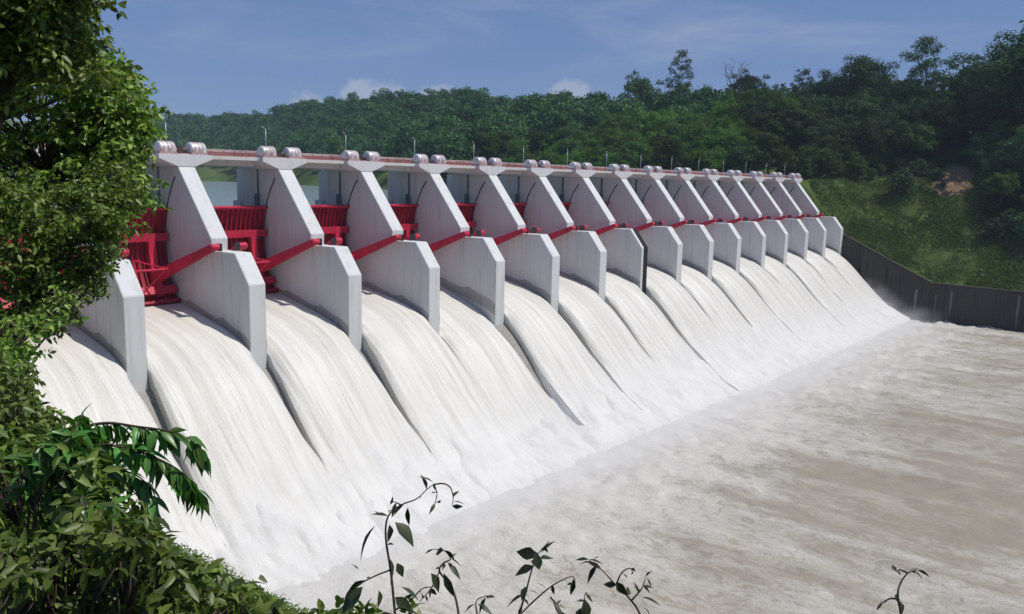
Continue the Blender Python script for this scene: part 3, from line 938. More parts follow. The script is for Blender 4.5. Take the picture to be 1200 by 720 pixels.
for n, o in piers.items():
    if n not in (0, 7, 15): o['label'] = 'white concrete spillway pier, ' + which(n, 'pier')
for o in list(COL.objects):
    nm = o.name.split('.')[0]
    if o.parent: continue
    if nm == 'radial_gate':
        n = round((o.location.x - TH - X0) / S) + 1
        o['label'] = 'red gate by leafy side of ' + which(n, 'pier')
    elif nm == 'bridge_span':
        n = round((o.location.x - 4.85 - X0) / S) + 1
        o['label'] = 'bridge span by leafy side of ' + which(n, 'pier')
    elif nm == 'hoist_cover':
        n = math.floor((o.location.x - X0 + 3) / S); sd_ = 'first' if (o.location.x - X0 - n * S) < 1 else 'second'
        o['label'] = '%s hoist cover on %s' % ('leafy-side' if sd_ == 'first' else 'grassy-side', which(n, 'pier'))
    elif nm == 'hoist_motor':
        n = math.floor((o.location.x - X0 + 3) / S)
        o['label'] = 'dark hoist motor on ' + which(n, 'pier')
    elif nm == 'lamp_post':
        n = math.floor((o.location.x - X0 + 3) / S)
        o['label'] = 'slim lamp post on ' + which(n, 'pier')

# ------------------------------------------------------------------ right bank training wall
tw = empty('training_wall', (XW, 0, 0), 'long dark weathered concrete wall holding the grassy bank beside the pool', 'wall')
wall_pts = [(88.0, -6), (88.0, zr(-13.6)), (85.5, zr(-15.0)), (59.4, zr(-27.6)), (35, zr(-28.0)), (-160, zr(-28.2)), (-160, -6)]
obj('wall_body', MB().prism_yz(wall_pts, 0.12, 1.2).mesh('wall_body', M_WALL), tw)
# cast panels, each a hand's breadth proud of the joints between them
top = lambda y: np.interp(y, [-160, 35, 59.4, 85.5, 88], [zr(-28.2), zr(-28.0), zr(-27.6), zr(-15.0), zr(-13.6)])
ye = 86.0; k = 0
while ye > -40:
    wdt = 5.6; y0 = ye - wdt + 0.12
    ppts = [(ye, -5), (ye, float(top(ye)) - 0.35), (y0, float(top(y0)) - 0.35), (y0, -5)]
    if y0 < 59.4 < ye: ppts.insert(2, (59.4, zr(-27.6) - 0.35))
    th = random.uniform(0.0, 0.04)
    o = obj('wall_panel', MB().prism_yz(ppts, th, 0.14).mesh('wall_panel', M_WALLPALE if k in (4, 7, 10) and False else M_WALL), tw)
    ye -= wdt; k += 1
cop = [(88.0, zr(-13.6)), (85.5, zr(-15.0)), (59.4, zr(-27.6)), (35, zr(-28.0)), (-160, zr(-28.2))]
cop2 = cop + [(y, z + 0.28) for y, z in reversed(cop)]
obj('coping', MB().prism_yz(cop2, -0.08, 1.3).mesh('coping', M_WALL), tw)
# lime streaks leaking from the joints
for y, wv, z0, z1 in ((63.5, 0.5, -36.5, -29.8), (53.9, 0.35, -37.0, -29.5), (36.9, 0.4, -38, -29.0), (58.0, 0.25, -36, -31)):
    pt = [(y - wv, zr(z1)), (y + wv * 0.6, zr(z1 + 0.3)), (y + wv * 0.8, zr((z0 + z1) / 2)), (y + wv * 0.3, zr(z0)), (y - wv * 0.4, zr(z0 + 0.6)), (y - wv * 0.7, zr((z0 + z1) / 2 + 0.5))]
    obj('lime_streak', MB().prism_yz(pt, -0.012, 0.03).mesh('lime_streak', M_WALLPALE), tw)

# ------------------------------------------------------------------ vegetation builders
def leaf_quads(C, Dn, size, aspect, fold=0.25, rg=rng, droop=0.0, N=None, fine=False):
    """folded leaves at C, growing along Dn, blades facing N; coarse ones are two triangles, fine ones eight"""
    n = len(C)
    unit = lambda a: a / np.maximum(np.linalg.norm(a, axis=1, keepdims=True), 1e-6)
    Dn = unit(Dn)
    r = rg.normal(size=(n, 3)) if N is None else N
    if N is None: r[:, 2] *= 0.45
    side = unit(np.cross(Dn, r))
    up = np.cross(side, Dn); flip = np.where(up[:, 2:3] < 0, -1, 1); up *= flip; side *= flip
    sz = (size * rg.uniform(0.65, 1.3, n))[:, None]
    w = sz * aspect * 0.5
    dn = np.array([0, 0, 1.0]) * sz * droop
    if not fine:
        midp = C + Dn * sz * 0.45
        V = np.stack([C, midp + side * w + up * w * fold, C + Dn * sz - dn, midp - side * w + up * w * fold], 1).reshape(-1, 3)
        i = np.arange(n) * 4
        F = np.concatenate([np.stack([i, i + 2, i + 1], 1), np.stack([i, i + 3, i + 2], 1)])
        return V, F
    m1 = C + Dn * sz * 0.30 - dn * 0.1; m2 = C + Dn * sz * 0.66 - dn * 0.45; tip = C + Dn * sz - dn
    e = lambda m_, k, q: m_ + side * w * k * q + up * w * fold * k
    V = np.stack([C, m1, m2, tip, e(m1, 0.92, 1), e(m2, 0.80, 1), e(m1, 0.92, -1), e(m2, 0.80, -1)], 1).reshape(-1, 3)
    i = np.arange(n) * 8
    tri = [(0, 1, 4), (1, 5, 4), (1, 2, 5), (2, 3, 5), (0, 6, 1), (1, 6, 7), (1, 7, 2), (2, 7, 3)]
    F = np.concatenate([np.stack([i + a_, i + b_, i + c_], 1) for a_, b_, c_ in tri])
    return V, F


def clump_leaves(clumps, per, size, aspect, rg, shell=0.55, droop=0.0, upb=0.35, fine=False):
    """leaves spread through ellipsoid clumps (centre, radii), thick near the skin, blades turned out to the light"""
    Cs = []; Ds = []; Ns = []
    for c, r in clumps:
        n = max(6, int(per * (r[0] * r[1] + r[0] * r[2]) * 0.5))
        d = rg.normal(size=(n, 3)); d /= np.linalg.norm(d, axis=1, keepdims=True)
        low = d[:, 2] < -0.35
        d[low, 2] *= -rg.uniform(0.0, 1.0, low.sum())
        rad = shell + (1 - shell) * rg.uniform(0, 1, n) ** 0.6
        rad *= 1 + 0.22 * np.sin(d[:, 0] * 5 + c[0] * 3) * np.cos(d[:, 1] * 6 + c[1]) + rg.normal(size=n) * 0.08
        p = np.array(c) + d * np.array(r) * rad[:, None]
        nn = d * 0.8 + rg.normal(size=(n, 3)) * 0.42; nn[:, 2] += upb
        g = np.cross(nn, rg.normal(size=(n, 3))) + d * 0.25
        g[:, 2] -= 0.25
        Cs.append(p); Ds.append(g); Ns.append(nn)
    return leaf_quads(np.concatenate(Cs), np.concatenate(Ds), size, aspect, 0.3, rg, droop, np.concatenate(Ns), fine)


def limb(mb, p0, p1, r0, r1, rg, sag=0.12, n=5):
    p0 = np.array(p0, float); p1 = np.array(p1, float); L = np.linalg.norm(p1 - p0)
    off = rg.normal(size=3) * L * sag
    pts = [p0 + (p1 - p0) * t + off * math.sin(math.pi * t) for t in np.linspace(0, 1, n)]
    mb.tube(pts, list(np.linspace(r0, r1, n)), 6)
    return pts


def tree_meshes(seed, H, kind, leafmat, per=60, lsize=0.55):
    """a tree standing at the origin: trunk mesh, crown mesh"""
    rg = np.random.default_rng(seed)
    mb = MB(); cl = []
    if kind == 'round': tr, cr, n = 0.50, 0.30, 15
    elif kind == 'tall': tr, cr, n = 0.42, 0.19, 15
    elif kind == 'broad': tr, cr, n = 0.42, 0.40, 18
    elif kind == 'layer': tr, cr, n = 0.30, 0.24, 15
    else: tr, cr, n = 0.15, 0.42, 14
    ht = H * tr
    tp = limb(mb, (0, 0, -1.0), (rg.normal() * 0.03 * H, rg.normal() * 0.03 * H, ht), H * 0.022 + 0.08, H * 0.013, rg, 0.03, 5)
    topp = tp[-1]
    ld = limb(mb, topp, topp + np.array([rg.normal() * 0.03 * H, rg.normal() * 0.03 * H, H * 0.86 - ht]), H * 0.013, 0.05, rg, 0.05, 6)
    for i in range(n):
        f = (i + 0.5) / n
        a = i * 2.399 + rg.uniform(-0.4, 0.4)
        z = H * (tr + 0.02 + (0.93 - tr) * f)
        if kind == 'layer': env = (1 - f) ** 0.55 * (0.8 + 0.4 * (i % 2))
        elif kind == 'tall': env = 0.45 + 0.75 * math.sin(math.pi * (0.15 + 0.75 * f))
        else: env = math.sin(math.pi * (0.22 + 0.70 * f)) ** 0.7
        rr = H * cr * env * rg.uniform(0.55, 1.0) * (0.72 if f > 0.85 else 1)
        c = np.array([topp[0] + rr * math.cos(a), topp[1] + rr * math.sin(a), z])
        k = H * cr * rg.uniform(0.36, 0.60)
        if kind == 'layer': k *= 0.85
        if kind == 'tall': k *= 1.0
        r = (k, k, k * rg.uniform(0.55, 0.8))
        cl.append((c, r))
        st = tp[-2] if f < 0.25 else ld[min(len(ld) - 1, int(f * len(ld)))]
        limb(mb, st, c, H * 0.008, 0.04, rg, 0.08, 4)
        for j in range(2):
            dd = rg.normal(size=3) * k * 0.75; dd[2] = abs(dd[2]) * 0.6
            kk = k * rg.uniform(0.4, 0.62); cl.append((c + dd, (kk, kk, kk * 0.75)))
    if kind in ('round', 'broad', 'bushy'):
        cl.append((np.array([topp[0], topp[1], H * (tr + (1 - tr) * 0.55)]), (H * cr * 0.55, H * cr * 0.55, H * (1 - tr) * 0.30)))
    V, F = clump_leaves(cl, per, lsize, 0.62, rg)
    return mb.mesh('trunk', M_BARK, True), mesh_np('crown', V, F, leafmat)


def visible_px(x, y, z):
    d = np.array([x, y, z - CZ]); c = d @ RC
    if c[2] < 1: return None
    return 600 + FPX * c[0] / c[2], 360 + FPX * c[1] / c[2], c[2]


# ------------------------------------------------------------------ forest on the far banks
protos = []
spec = [('round', 17, L_DARK), ('round', 16, L_MID), ('tall', 21, L_DARK), ('broad', 16, L_DARK), ('broad', 15, L_PALE),
        ('bushy', 9, L_MID), ('layer', 19, L_DARK), ('round', 14, L_PALE), ('bushy', 7, L_DARK), ('tall', 18, L_MID)]
for i, (k, H, lm) in enumerate(spec):
    protos.append((k, H, lm, tree_meshes(100 + i, H, k, lm, 42, 0.62)))
for i, (k, H) in enumerate((('layer', 34), ('tall', 34), ('broad', 28))):
    protos.append((k, H, L_DARK, tree_meshes(140 + i, H, k, L_DARK, 26, 0.66)))
LBL = {('round', L_DARK): 'dark round-crowned tree in the hillside forest', ('round', L_MID): 'mid green round-crowned tree in the hillside forest',
       ('tall', L_DARK): 'tall slender dark tree rising from the hillside forest', ('broad', L_DARK): 'dark broad-crowned tree in the hillside forest',
       ('broad', L_PALE): 'bright green spreading tree low on the wooded hill', ('bushy', L_MID): 'low bushy green tree at the forest edge',
       ('layer', L_DARK): 'dark tiered tree with layered boughs in the hillside forest', ('round', L_PALE): 'bright green rounded tree low on the wooded hill',
       ('bushy', L_DARK): 'low dark bush at the forest edge above the grass', ('tall', L_MID): 'tall mid green tree rising from the hillside forest'}


def put_tree(x, y, z, pi, s, rz, label=None, group='trees of the wooded hill behind the dam', name='forest_tree', sz=None):
    k, H, lm, (tm, cm) = protos[pi]
    r = empty(name, (x, y, z), label or LBL[(k, lm)], 'tree', group)
    if not group and 'group' in r: del r['group']
    r.rotation_euler = (0, 0, rz); r.scale = (s, s, (sz or s))
    obj('trunk', tm, r); obj('crown', cm, r)
    return r


rf = np.random.default_rng(5)
cand = []
for _ in range(60000):
    px = rf.uniform(120, 1290)
    ds = np.interp(px, T_PX, T_DS); dr = np.interp(px, T_PX, T_DR); dm = np.interp(px, T_PX, T_DM)
    D = math.sqrt(rf.uniform(ds ** 2, (dr + 40) ** 2))
    d = px_dir(px, 360); d = d[:2] / np.linalg.norm(d[:2])
    cand.append((px, D, d[0] * D, d[1] * D, (D - ds) / (dr - ds), dm))
placed = []; cells = {}
picked = []
for px, D, x, y, f, dm in cand:
    sp = 6.6 if D < 560 else 8.5
    if x < XW + 14 and y < 135: continue
    # meadow above the wall and the grassy far shore stay open
    if px > 940 and D < dm - 4 and not (px > 1150 and D > 296): continue
    if px <= 940 and D < (dm if px < 480 else dm - 40): continue
    if abs(px - 1112) < 30 and D < dm + 20: continue
    key = (int(x // sp), int(y // sp)); ok = True
    for i in (-1, 0, 1):
        for j in (-1, 0, 1):
            for (a, b) in cells.get((key[0] + i, key[1] + j), ()):
                if (a - x) ** 2 + (b - y) ** 2 < sp * sp: ok = False
    if not ok: continue
    cells.setdefault(key, []).append((x, y)); picked.append((px, D, x, y, f))
picked.sort(key=lambda t: t[1])
near = [t for t in picked if 560 < t[0] < 1230][:292]
nearset = set((t[2], t[3]) for t in near)
far_list = [t for t in picked if (t[2], t[3]) not in nearset]
for px, D, x, y, f in near:
    z = float(height(x, y))
    r = rf.random()
    low = f < 0.35
    if 640 < px < 850 and f < 0.55: pi = rf.choice([4, 7, 1, 4, 5])
    elif low: pi = rf.choice([5, 8, 1, 3, 7])
    else: pi = rf.choice([0, 0, 2, 3, 3, 6, 9, 1])
    s = rf.uniform(0.85, 1.4) * (0.8 if low else 1)
    put_tree(x, y, z, int(pi), s, rf.uniform(0, 6.28))

# the wood further off, too many to count
fv = []; ff = []; off = 0
lobes = []
rg = np.random.default_rng(11)
TPL = []
for k in range(5):
    H = 14.0
    cl = []
    for i in range(7):
        a = i * 2.4 + rg.uniform(-.3, .3); rr = H * 0.24 * rg.uniform(0.3, 1)
        kk = H * rg.uniform(0.14, 0.22)
        cl.append((np.array([rr * math.cos(a), rr * math.sin(a), H * (0.5 + 0.42 * rg.random())]), (kk, kk, kk * 0.8)))
    cl.append((np.array([0, 0, H * 0.45]), (H * .24, H * .24, H * .3)))
    TPL.append(clump_leaves(cl, 9.0, 1.0, 0.8, rg))
for px, D, x, y, f in far_list:
    V, F = TPL[rg.integers(0, 5)]
    s = rg.uniform(0.8, 1.6); a = rg.uniform(0, 6.28)
    c, q = math.cos(a) * s, math.sin(a) * s
    z = float(height(x, y))
    W = np.stack([V[:, 0] * c - V[:, 1] * q + x, V[:, 0] * q + V[:, 1] * c + y, V[:, 2] * s * rg.uniform(0.85, 1.25) + z - 1.5], 1)
    fv.append(W); ff.append(F + off); off += len(W)
obj('distant_forest', mesh_np('distant_forest', np.concatenate(fv), np.concatenate(ff), L_FAR), label='dense green forest covering the hills across the reservoir', cat='forest', kind='stuff')


# trees that stand out on the skyline
def ground_at(px, D):
    d = px_dir(px, 360); d = d[:2] / np.linalg.norm(d[:2]); x, y = d * D
    return float(x), float(y), float(height(x, y))


def skyline(px, D, ytop, pi, label, wide=1.0, name='forest_tree'):
    x, y, z = ground_at(px, D)
    vz = visible_px(x, y, z); ztop = CZ + (D * 0.985) * ((228 + 0.019 * (px - 1412)) - ytop) / FPX
    H = protos[pi][1]; s = max(0.5, (ztop - z) / H)
    r = put_tree(x, y, z, pi, s * wide, random.uniform(0, 6), label, None, name, s)
    return r


skyline(783, 470, 68, 11, 'tall emergent tree with a small tufted crown above the ridge', 0.62, 'emergent_tree')
skyline(985, 385, 88, 12, 'large round-headed tree standing clear on the skyline', 0.92)
skyline(1060, 375, 66, 10, 'tall tapering tree with a narrow tufted top on the ridge', 0.85)
skyline(920, 410, 93, 11, 'thin tree with a flat tuft poking above the ridge', 0.75)
skyline(740, 500, 96, 0, 'dark domed tree on the ridge beside the emergent tree', 0.9)
skyline(1168, 352, 80, 12, 'big dark tree at the high end of the ridge above the gully', 1.0)
skyline(1120, 368, 96, 0, 'dark dense tree between the tapering tree and the gully tree', 1.0)
skyline(860, 455, 96, 0, 'dark round tree below the bare branches on the ridge', 0.85)
skyline(1200, 350, 66, 0, 'tall dark tree crowning the gully edge', 1.1)
for i_, (px_, D_, s_) in enumerate(((1172, 305, .9), (1192, 300, 1.0), (1160, 316, .8), (1205, 312, 1.1), (1182, 322, .9), (1215, 300, 1.0))):
    x_, y_, z_ = ground_at(px_, D_); put_tree(x_, y_, z_ - 1, 8, s_ * 1.25, i_, 'dark shrub crowding the gully at the edge of the meadow', 'dark shrubs in the meadow gully', 'bush')

for i_, (px_, D_, pi_, s_) in enumerate(((1118, 388, 5, 1.3), (1132, 384, 8, 1.7), (1146, 388, 5, 1.5), (1104, 392, 8, 1.6), (1136, 396, 3, .9), (1124, 378, 8, 1.2), (1150, 376, 8, 1.5))):
    x_, y_, z_ = ground_at(px_, D_); put_tree(x_, y_, z_ - 1, pi_, s_, i_ * .9, 'leafy undergrowth tree filling the ridge above the raw earth slip', 'undergrowth above the earth slip')

# a bare dead tree on the ridge
x, y, z = ground_at(846, 462)
dt = empty('dead_tree', (x, y, z), 'leafless grey dead tree with forked branches on the ridge', 'tree')
rg = np.random.default_rng(3)
mb = MB(); Hd = CZ + 462 * .985 * (217 - 76) / FPX - z
tp = limb(mb, (0, 0, -1), (0.5, 0, Hd * 0.55), 0.5, 0.32, rg, 0.02, 5)
obj('trunk', mb.mesh('trunk', M_DEADWOOD, True), dt)
mb = MB()
for i in range(9):
    a = i * 0.75 + rg.uniform(-.3, .3)
    e = np.array([0.5 + math.cos(a) * Hd * 0.17, math.sin(a) * Hd * 0.17, Hd * rg.uniform(0.82, 1.0)])
    ps = limb(mb, tp[-1] - np.array([0, 0, rg.uniform(0, Hd * .1)]), e, 0.24, 0.08, rg, 0.08, 5)
    for j in range(4):
        limb(mb, ps[2 + j % 3], ps[2 + j % 3] + rg.normal(size=3) * 2.0 + np.array([0, 0, 1.8]), 0.11, 0.05, rg, 0.06, 4)
obj('branches', mb.mesh('branches', M_DEADWOOD, True), dt)

# bushes on the meadow
for i, (px, D, s, lab) in enumerate(((1045, 311, 1.35, 'dark clipped-looking bush alone on the grassy slope'), (1010, 322, 0.5, 'small bush below the trees at the meadow edge'),
                                     (972, 315, 0.62, 'bush beside the dam abutment at the meadow edge'), (1075, 332, 0.55, 'bush above the lone meadow bush near the slip'),
                                     (1150, 318, 0.55, 'bush under the raw earth slip'), (1092, 318, 0.3, 'low shrub in the middle of the grassy slope'), (955, 322, 0.8, 'leafy tree behind the last pier head'))):
    x, y, z = ground_at(px, D)
    put_tree(x, y, z, 8 if i != 6 else 1, s, i * 1.3, lab, None, 'bush' if i != 6 else 'forest_tree', None)

# scrub on the upper meadow and trees hiding the abutment
rs_ = np.random.default_rng(77)
for i in range(46):
    px = rs_.uniform(1000, 1215); dm = np.interp(px, T_PX, T_DM)
    line = 292 + 34 * (1215 - px) / 215
    D = rs_.uniform(max(line + 6, 300), dm + 4)
    if abs(px - 1112) < 24: continue
    x, y, z = ground_at(px, D)
    put_tree(x, y, z - 0.4, 8 if rs_.random() < 0.6 else 5, rs_.uniform(0.35, 0.95), rs_.uniform(0, 6), 'low scrubby bush scattered over the upper meadow', 'scrub bushes on the upper meadow', 'bush')
for i, (px, D, pi, sv) in enumerate(((950, 318, 1, .62), (966, 312, 5, .8), (978, 326, 3, .68), (990, 318, 5, .85), (1004, 330, 0, .6), (940, 330, 7, .8), (1018, 336, 3, .62), (958, 335, 3, .8))):
    x, y, z = ground_at(px, D)
    put_tree(x, y, z - 0.5, pi, sv, i * 1.1, 'tree crowding the meadow edge beside the dam abutment', 'trees beside the dam abutment')

# rough grass and weeds on the meadow: tufts nobody could count
rg = np.random.default_rng(17)
tv = []; td = []
N = 60000
PXs = rg.uniform(940, 1290, N)
for px in PXs:
    ds = np.interp(px, T_PX, T_DS); dm = np.interp(px, T_PX, T_DM)
    D = rg.uniform(ds + 1, dm + 8)
    d = px_dir(px, 360); d = d[:2] / np.linalg.norm(d[:2]); tv.append(d * D)
tv = np.array(tv); ok = tv[:, 0] > XW + 1.6; tv = tv[ok]
dens = fbm(tv[:, 0] / 9, tv[:, 1] / 9, 41, 3); tv = tv[(dens + rg.normal(size=len(tv)) * 0.25 > -0.35) & (np.hypot((tv[:, 0] - 318.0) / 12, (tv[:, 1] - 67) / 6) > 1)]
zt = height(tv[:, 0], tv[:, 1])
C = np.concatenate([np.stack([tv[:, 0] + rg.normal(size=len(tv)) * .3, tv[:, 1] + rg.normal(size=len(tv)) * .3, zt - 0.05], 1) for _ in range(5)])
Dn = rg.normal(size=C.shape) * 0.8; Dn[:, 2] = 0.8
big = 0.40 + 0.75 * np.clip(fbm(C[:, 0] / 5, C[:, 1] / 5, 57, 3) + 0.25, 0, 1)
V, F = leaf_quads(C, Dn, big, 0.45, 0.2, rg)
L_GRASS = leaf_mat('meadow_weeds', [(0.054, 0.1053, 0.0243), (0.0878, 0.1553, 0.0324), (0.1215, 0.1958, 0.0405), (0.162, 0.2228, 0.0607)], 0.25)
obj('meadow_grass', mesh_np('meadow_grass', V, F, L_GRASS), label='rough green grass and weeds on the slope above the wall', cat='grass', kind='stuff')

# ------------------------------------------------------------------ near bank trees
def near_tree(name, base, clumps, per, lsize, aspect, mat, label, seed, trunk_r=0.22, droop=0.1):
    """clumps in world space; trunk from base, limbs out to each clump"""
    rg = np.random.default_rng(seed)
    base = np.array(base, float)
    root = empty(name, tuple(base), label, 'tree')
    cl = [(np.array(c) - base, r) for c, r in clumps]
    top = np.mean([c for c, r in cl], axis=0); top = top * np.array([1, 1, 0.9])
    mb = MB()
    tp = limb(mb, (0, 0, -0.6), top, trunk_r, trunk_r * 0.4, rg, 0.05, 8)
    sub = []
    for c, r in cl:
        near_i = int(np.argmin([np.linalg.norm(np.array(q) - c + np.array([0, 0, 0.8])) for q in tp]))
        ps = limb(mb, tp[near_i], c, trunk_r * 0.15, 0.012, rg, 0.08, 6)
        sub.append((c, tuple(np.array(r) * 0.7)))
        for j in range(7):
            d = rg.normal(size=3); d /= np.linalg.norm(d)
            e = c + d * np.array(r) * rg.uniform(0.65, 1.3)
            limb(mb, ps[-1], e, 0.012, 0.005, rg, 0.08, 4)
            k = np.mean(r) * rg.uniform(0.26, 0.46)
            sub.append((e, (k, k, k * 0.7)))
    obj('trunk', mb.mesh('trunk', M_BARK, True), root)
    V, F = clump_leaves(sub, per, lsize, aspect, rg, 0.45, droop, 0.3, True)
    obj('crown', mesh_np('crown', V, F, mat), root)
    return root


def gz(x, y): return float(height(x, y))


def C3(px, py, dist, r, flat=0.8): return (at(px, py, dist), (r, r, r * flat))


BND_Y = np.array([-120, 0, 20, 45, 55, 75, 100, 140, 165, 185, 230, 250, 290, 312, 345, 372, 392, 405, 430, 460, 490, 520, 600, 640, 665, 690, 715, 760])
BND_X = np.array([138, 128, 108, 84, 112, 148, 163, 194, 186, 164, 180, 160, 148, 134, 118, 98, 66, 42, 34, 46, 72, 120, 176, 190, 240, 296, 326, 350.0])


def fill(y0, y1, n, d0, d1, r0, r1, seed, xlo=-130):
    """foliage clumps scattered through a stand of leaves whose outer edge follows the bank"""
    rg = np.random.default_rng(seed); out = []
    while len(out) < n:
        d = rg.uniform(d0, d1); r = rg.uniform(r0, r1); rp = r * FPX / d
        py = rg.uniform(y0, y1)
        xm = min(np.interp(py + q * rp * 0.6, BND_Y, BND_X) for q in (-1, 0, 1)) - rp * 1.02
        if rg.random() < 0.35: px = xm
        else: px = rg.uniform(xlo, max(xm, xlo + 5))
        if px > xm: continue
        out.append(C3(px, py, d, r))
    return out


b = at(-130, 430, 17.5)
near_tree('bank_tree', (b[0], b[1], gz(b[0], b[1])), fill(-90, 105, 60, 16, 18.5, 0.35, 0.95, 1), 620, 0.15, 0.5, L_NEAR, 'tall dark leafy tree filling the sky beside the dam on the near bank', 51, 0.26)
b = at(10, 420, 20)
near_tree('bank_tree', (b[0], b[1], gz(b[0], b[1])), fill(62, 262, 120, 19, 21.5, 0.30, 0.85, 2), 620, 0.15, 0.5, L_NEAR, 'leafy tree on the near bank leaning out over the nearest red gate', 52, 0.2)
b = at(-50, 480, 15)
near_tree('bank_tree', (b[0], b[1], gz(b[0], b[1])), fill(205, 385, 90, 14, 16, 0.18, 0.55, 3), 1000, 0.10, 0.5, L_NEAR2, 'fine-leaved pale green tree on the near bank beside the lowest visible pier', 53, 0.14)
b = at(-50, 540, 11.5)
near_tree('bank_tree', (b[0], b[1], gz(b[0], b[1])), fill(360, 500, 44, 10.5, 12.3, 0.12, 0.40, 4), 1300, 0.09, 0.5, L_NEAR, 'small dark tree tucked under the pale fine-leaved bank tree', 54, 0.08)


def bush(base, clumps, per, lsize, aspect, mat, label, seed, droop=0.15):
    rg = np.random.default_rng(seed)
    base = np.array(base, float)
    root = empty('bush', tuple(base), label, 'bush')
    mb = MB(); sub = []
    for c, r in clumps:
        c = np.array(c) - base
        ps = limb(mb, (rg.normal() * .1, rg.normal() * .1, -0.3), c, 0.014, 0.006, rg, 0.06, 5)
        sub.append((c, tuple(np.array(r) * 0.75)))
        for j in range(6):
            d = rg.normal(size=3); d /= np.linalg.norm(d); e = c + d * np.array(r) * rg.uniform(.7, 1.05)
            limb(mb, ps[-2], e, 0.006, 0.003, rg, 0.05, 3)
            k = np.mean(r) * rg.uniform(.3, .5); sub.append((e, (k, k, k * .75)))
    obj('stems', mb.mesh('stems', M_TWIG, True), root)
    V, F = clump_leaves(sub, per, lsize, aspect, rg, 0.4, droop, 0.3, True)
    obj('foliage', mesh_np('foliage', V, F, mat, True), root)
    return root


def B(px, py, dist, lst, per, ls, asp, mat, label, seed, droop=0.15):
    b = at(px, py, dist)
    return bush((b[0], b[1], gz(b[0], b[1])), lst, per, ls, asp, mat, label, seed, droop)


B(10, 620, 9.0, fill(440, 560, 36, 8.3, 9.6, 0.10, 0.34, 11), 1100, 0.085, 0.45, L_BUSH, 'fine-leaved bush spreading down the near bank below the small dark tree', 61)
B(80, 690, 6.6, fill(520, 660, 40, 6.0, 7.2, 0.10, 0.28, 12), 1200, 0.11, 0.38, L_BUSH, 'leafy bush with long leaves under the arching branch', 62)
B(170, 760, 5.2, fill(630, 725, 44, 4.9, 5.6, 0.06, 0.17, 13, 40), 2000, 0.085, 0.4, L_BUSH, 'low bush sloping down to the foam at the bottom of the bank', 63)
B(40, 800, 4.2, fill(630, 760, 36, 4.0, 4.6, 0.08, 0.2, 14, -60), 1700, 0.085, 0.42, L_BUSH, 'dense bush at the foot of the viewpoint with broad dark leaves', 64)
B(400, 800, 4.4, [C3(330, 722, 4.4, 0.06), C3(365, 726, 4.4, 0.07), C3(405, 722, 4.4, 0.06), C3(440, 722, 4.4, 0.075), C3(480, 728, 4.4, 0.07), C3(520, 736, 4.4, 0.05), C3(560, 742, 4.4, 0.04)], 1100, 0.07, 0.42, L_BUSH, 'strip of low leaves below the thin saplings', 65)

# ground cover on the bank, a carpet nobody could count
rg = np.random.default_rng(23)
gxp = rg.uniform(-8, 26, 30000); gyp = rg.uniform(1.5, 62, 30000)
keep = (np.hypot(gxp, gyp) > 2.2); gxp, gyp = gxp[keep], gyp[keep]
gzp = height(gxp, gyp)
C = np.concatenate([np.stack([gxp + rg.normal(size=len(gxp)) * .15, gyp + rg.normal(size=len(gxp)) * .15, gzp + rg.uniform(0.0, 0.45, len(gxp))], 1) for _ in range(3)])
Dn = rg.normal(size=C.shape); Dn[:, 2] = np.abs(Dn[:, 2]) * 0.5 + 0.1
V, F = leaf_quads(C, Dn, 0.16, 0.5, 0.3, rg, 0.1)
obj('ground_cover', mesh_np('ground_cover', V, F, L_BUSH), label='tangled low weeds covering the near bank', cat='weeds', kind='stuff')

# ------------------------------------------------------------------ arching branch with long hanging leaves
def long_leaf_mesh(name, mat, n=5, wide=0.26, curl=0.25, fold=0.35):
    vs = []; fs = []
    prof_ = [0.03, 0.62, 1.0, 0.82, 0.45, 0.02]
    for i in range(6):
        t = i / 5.0; w = wide * 0.5 * prof_[i]
        y = t; z = -curl * t * t
        vs += [(-w, y, z + w * fold), (0, y, z), (w, y, z + w * fold)]
    for i in range(5):
        k = 3 * i
        fs += [(k, k + 1, k + 4, k + 3), (k + 1, k + 2, k + 5, k + 4)]
    return MB().add(vs, fs).mesh(name, mat, True)


leaf_a = long_leaf_mesh('leaf', L_DROOP, wide=0.32)
leaf_b = long_leaf_mesh('leaf', L_DROOP, wide=0.36, curl=0.45)


def aim(o, p, d, length, roll=0.0):
    d = Vector(d).normalized()
    o.location = p
    q = d.to_track_quat('Y', 'Z')
    o.rotation_mode = 'QUATERNION'
    from mathutils import Quaternion
    o.rotation_quaternion = q @ Quaternion((0, 1, 0), roll)
    o.scale = (length, length, length)


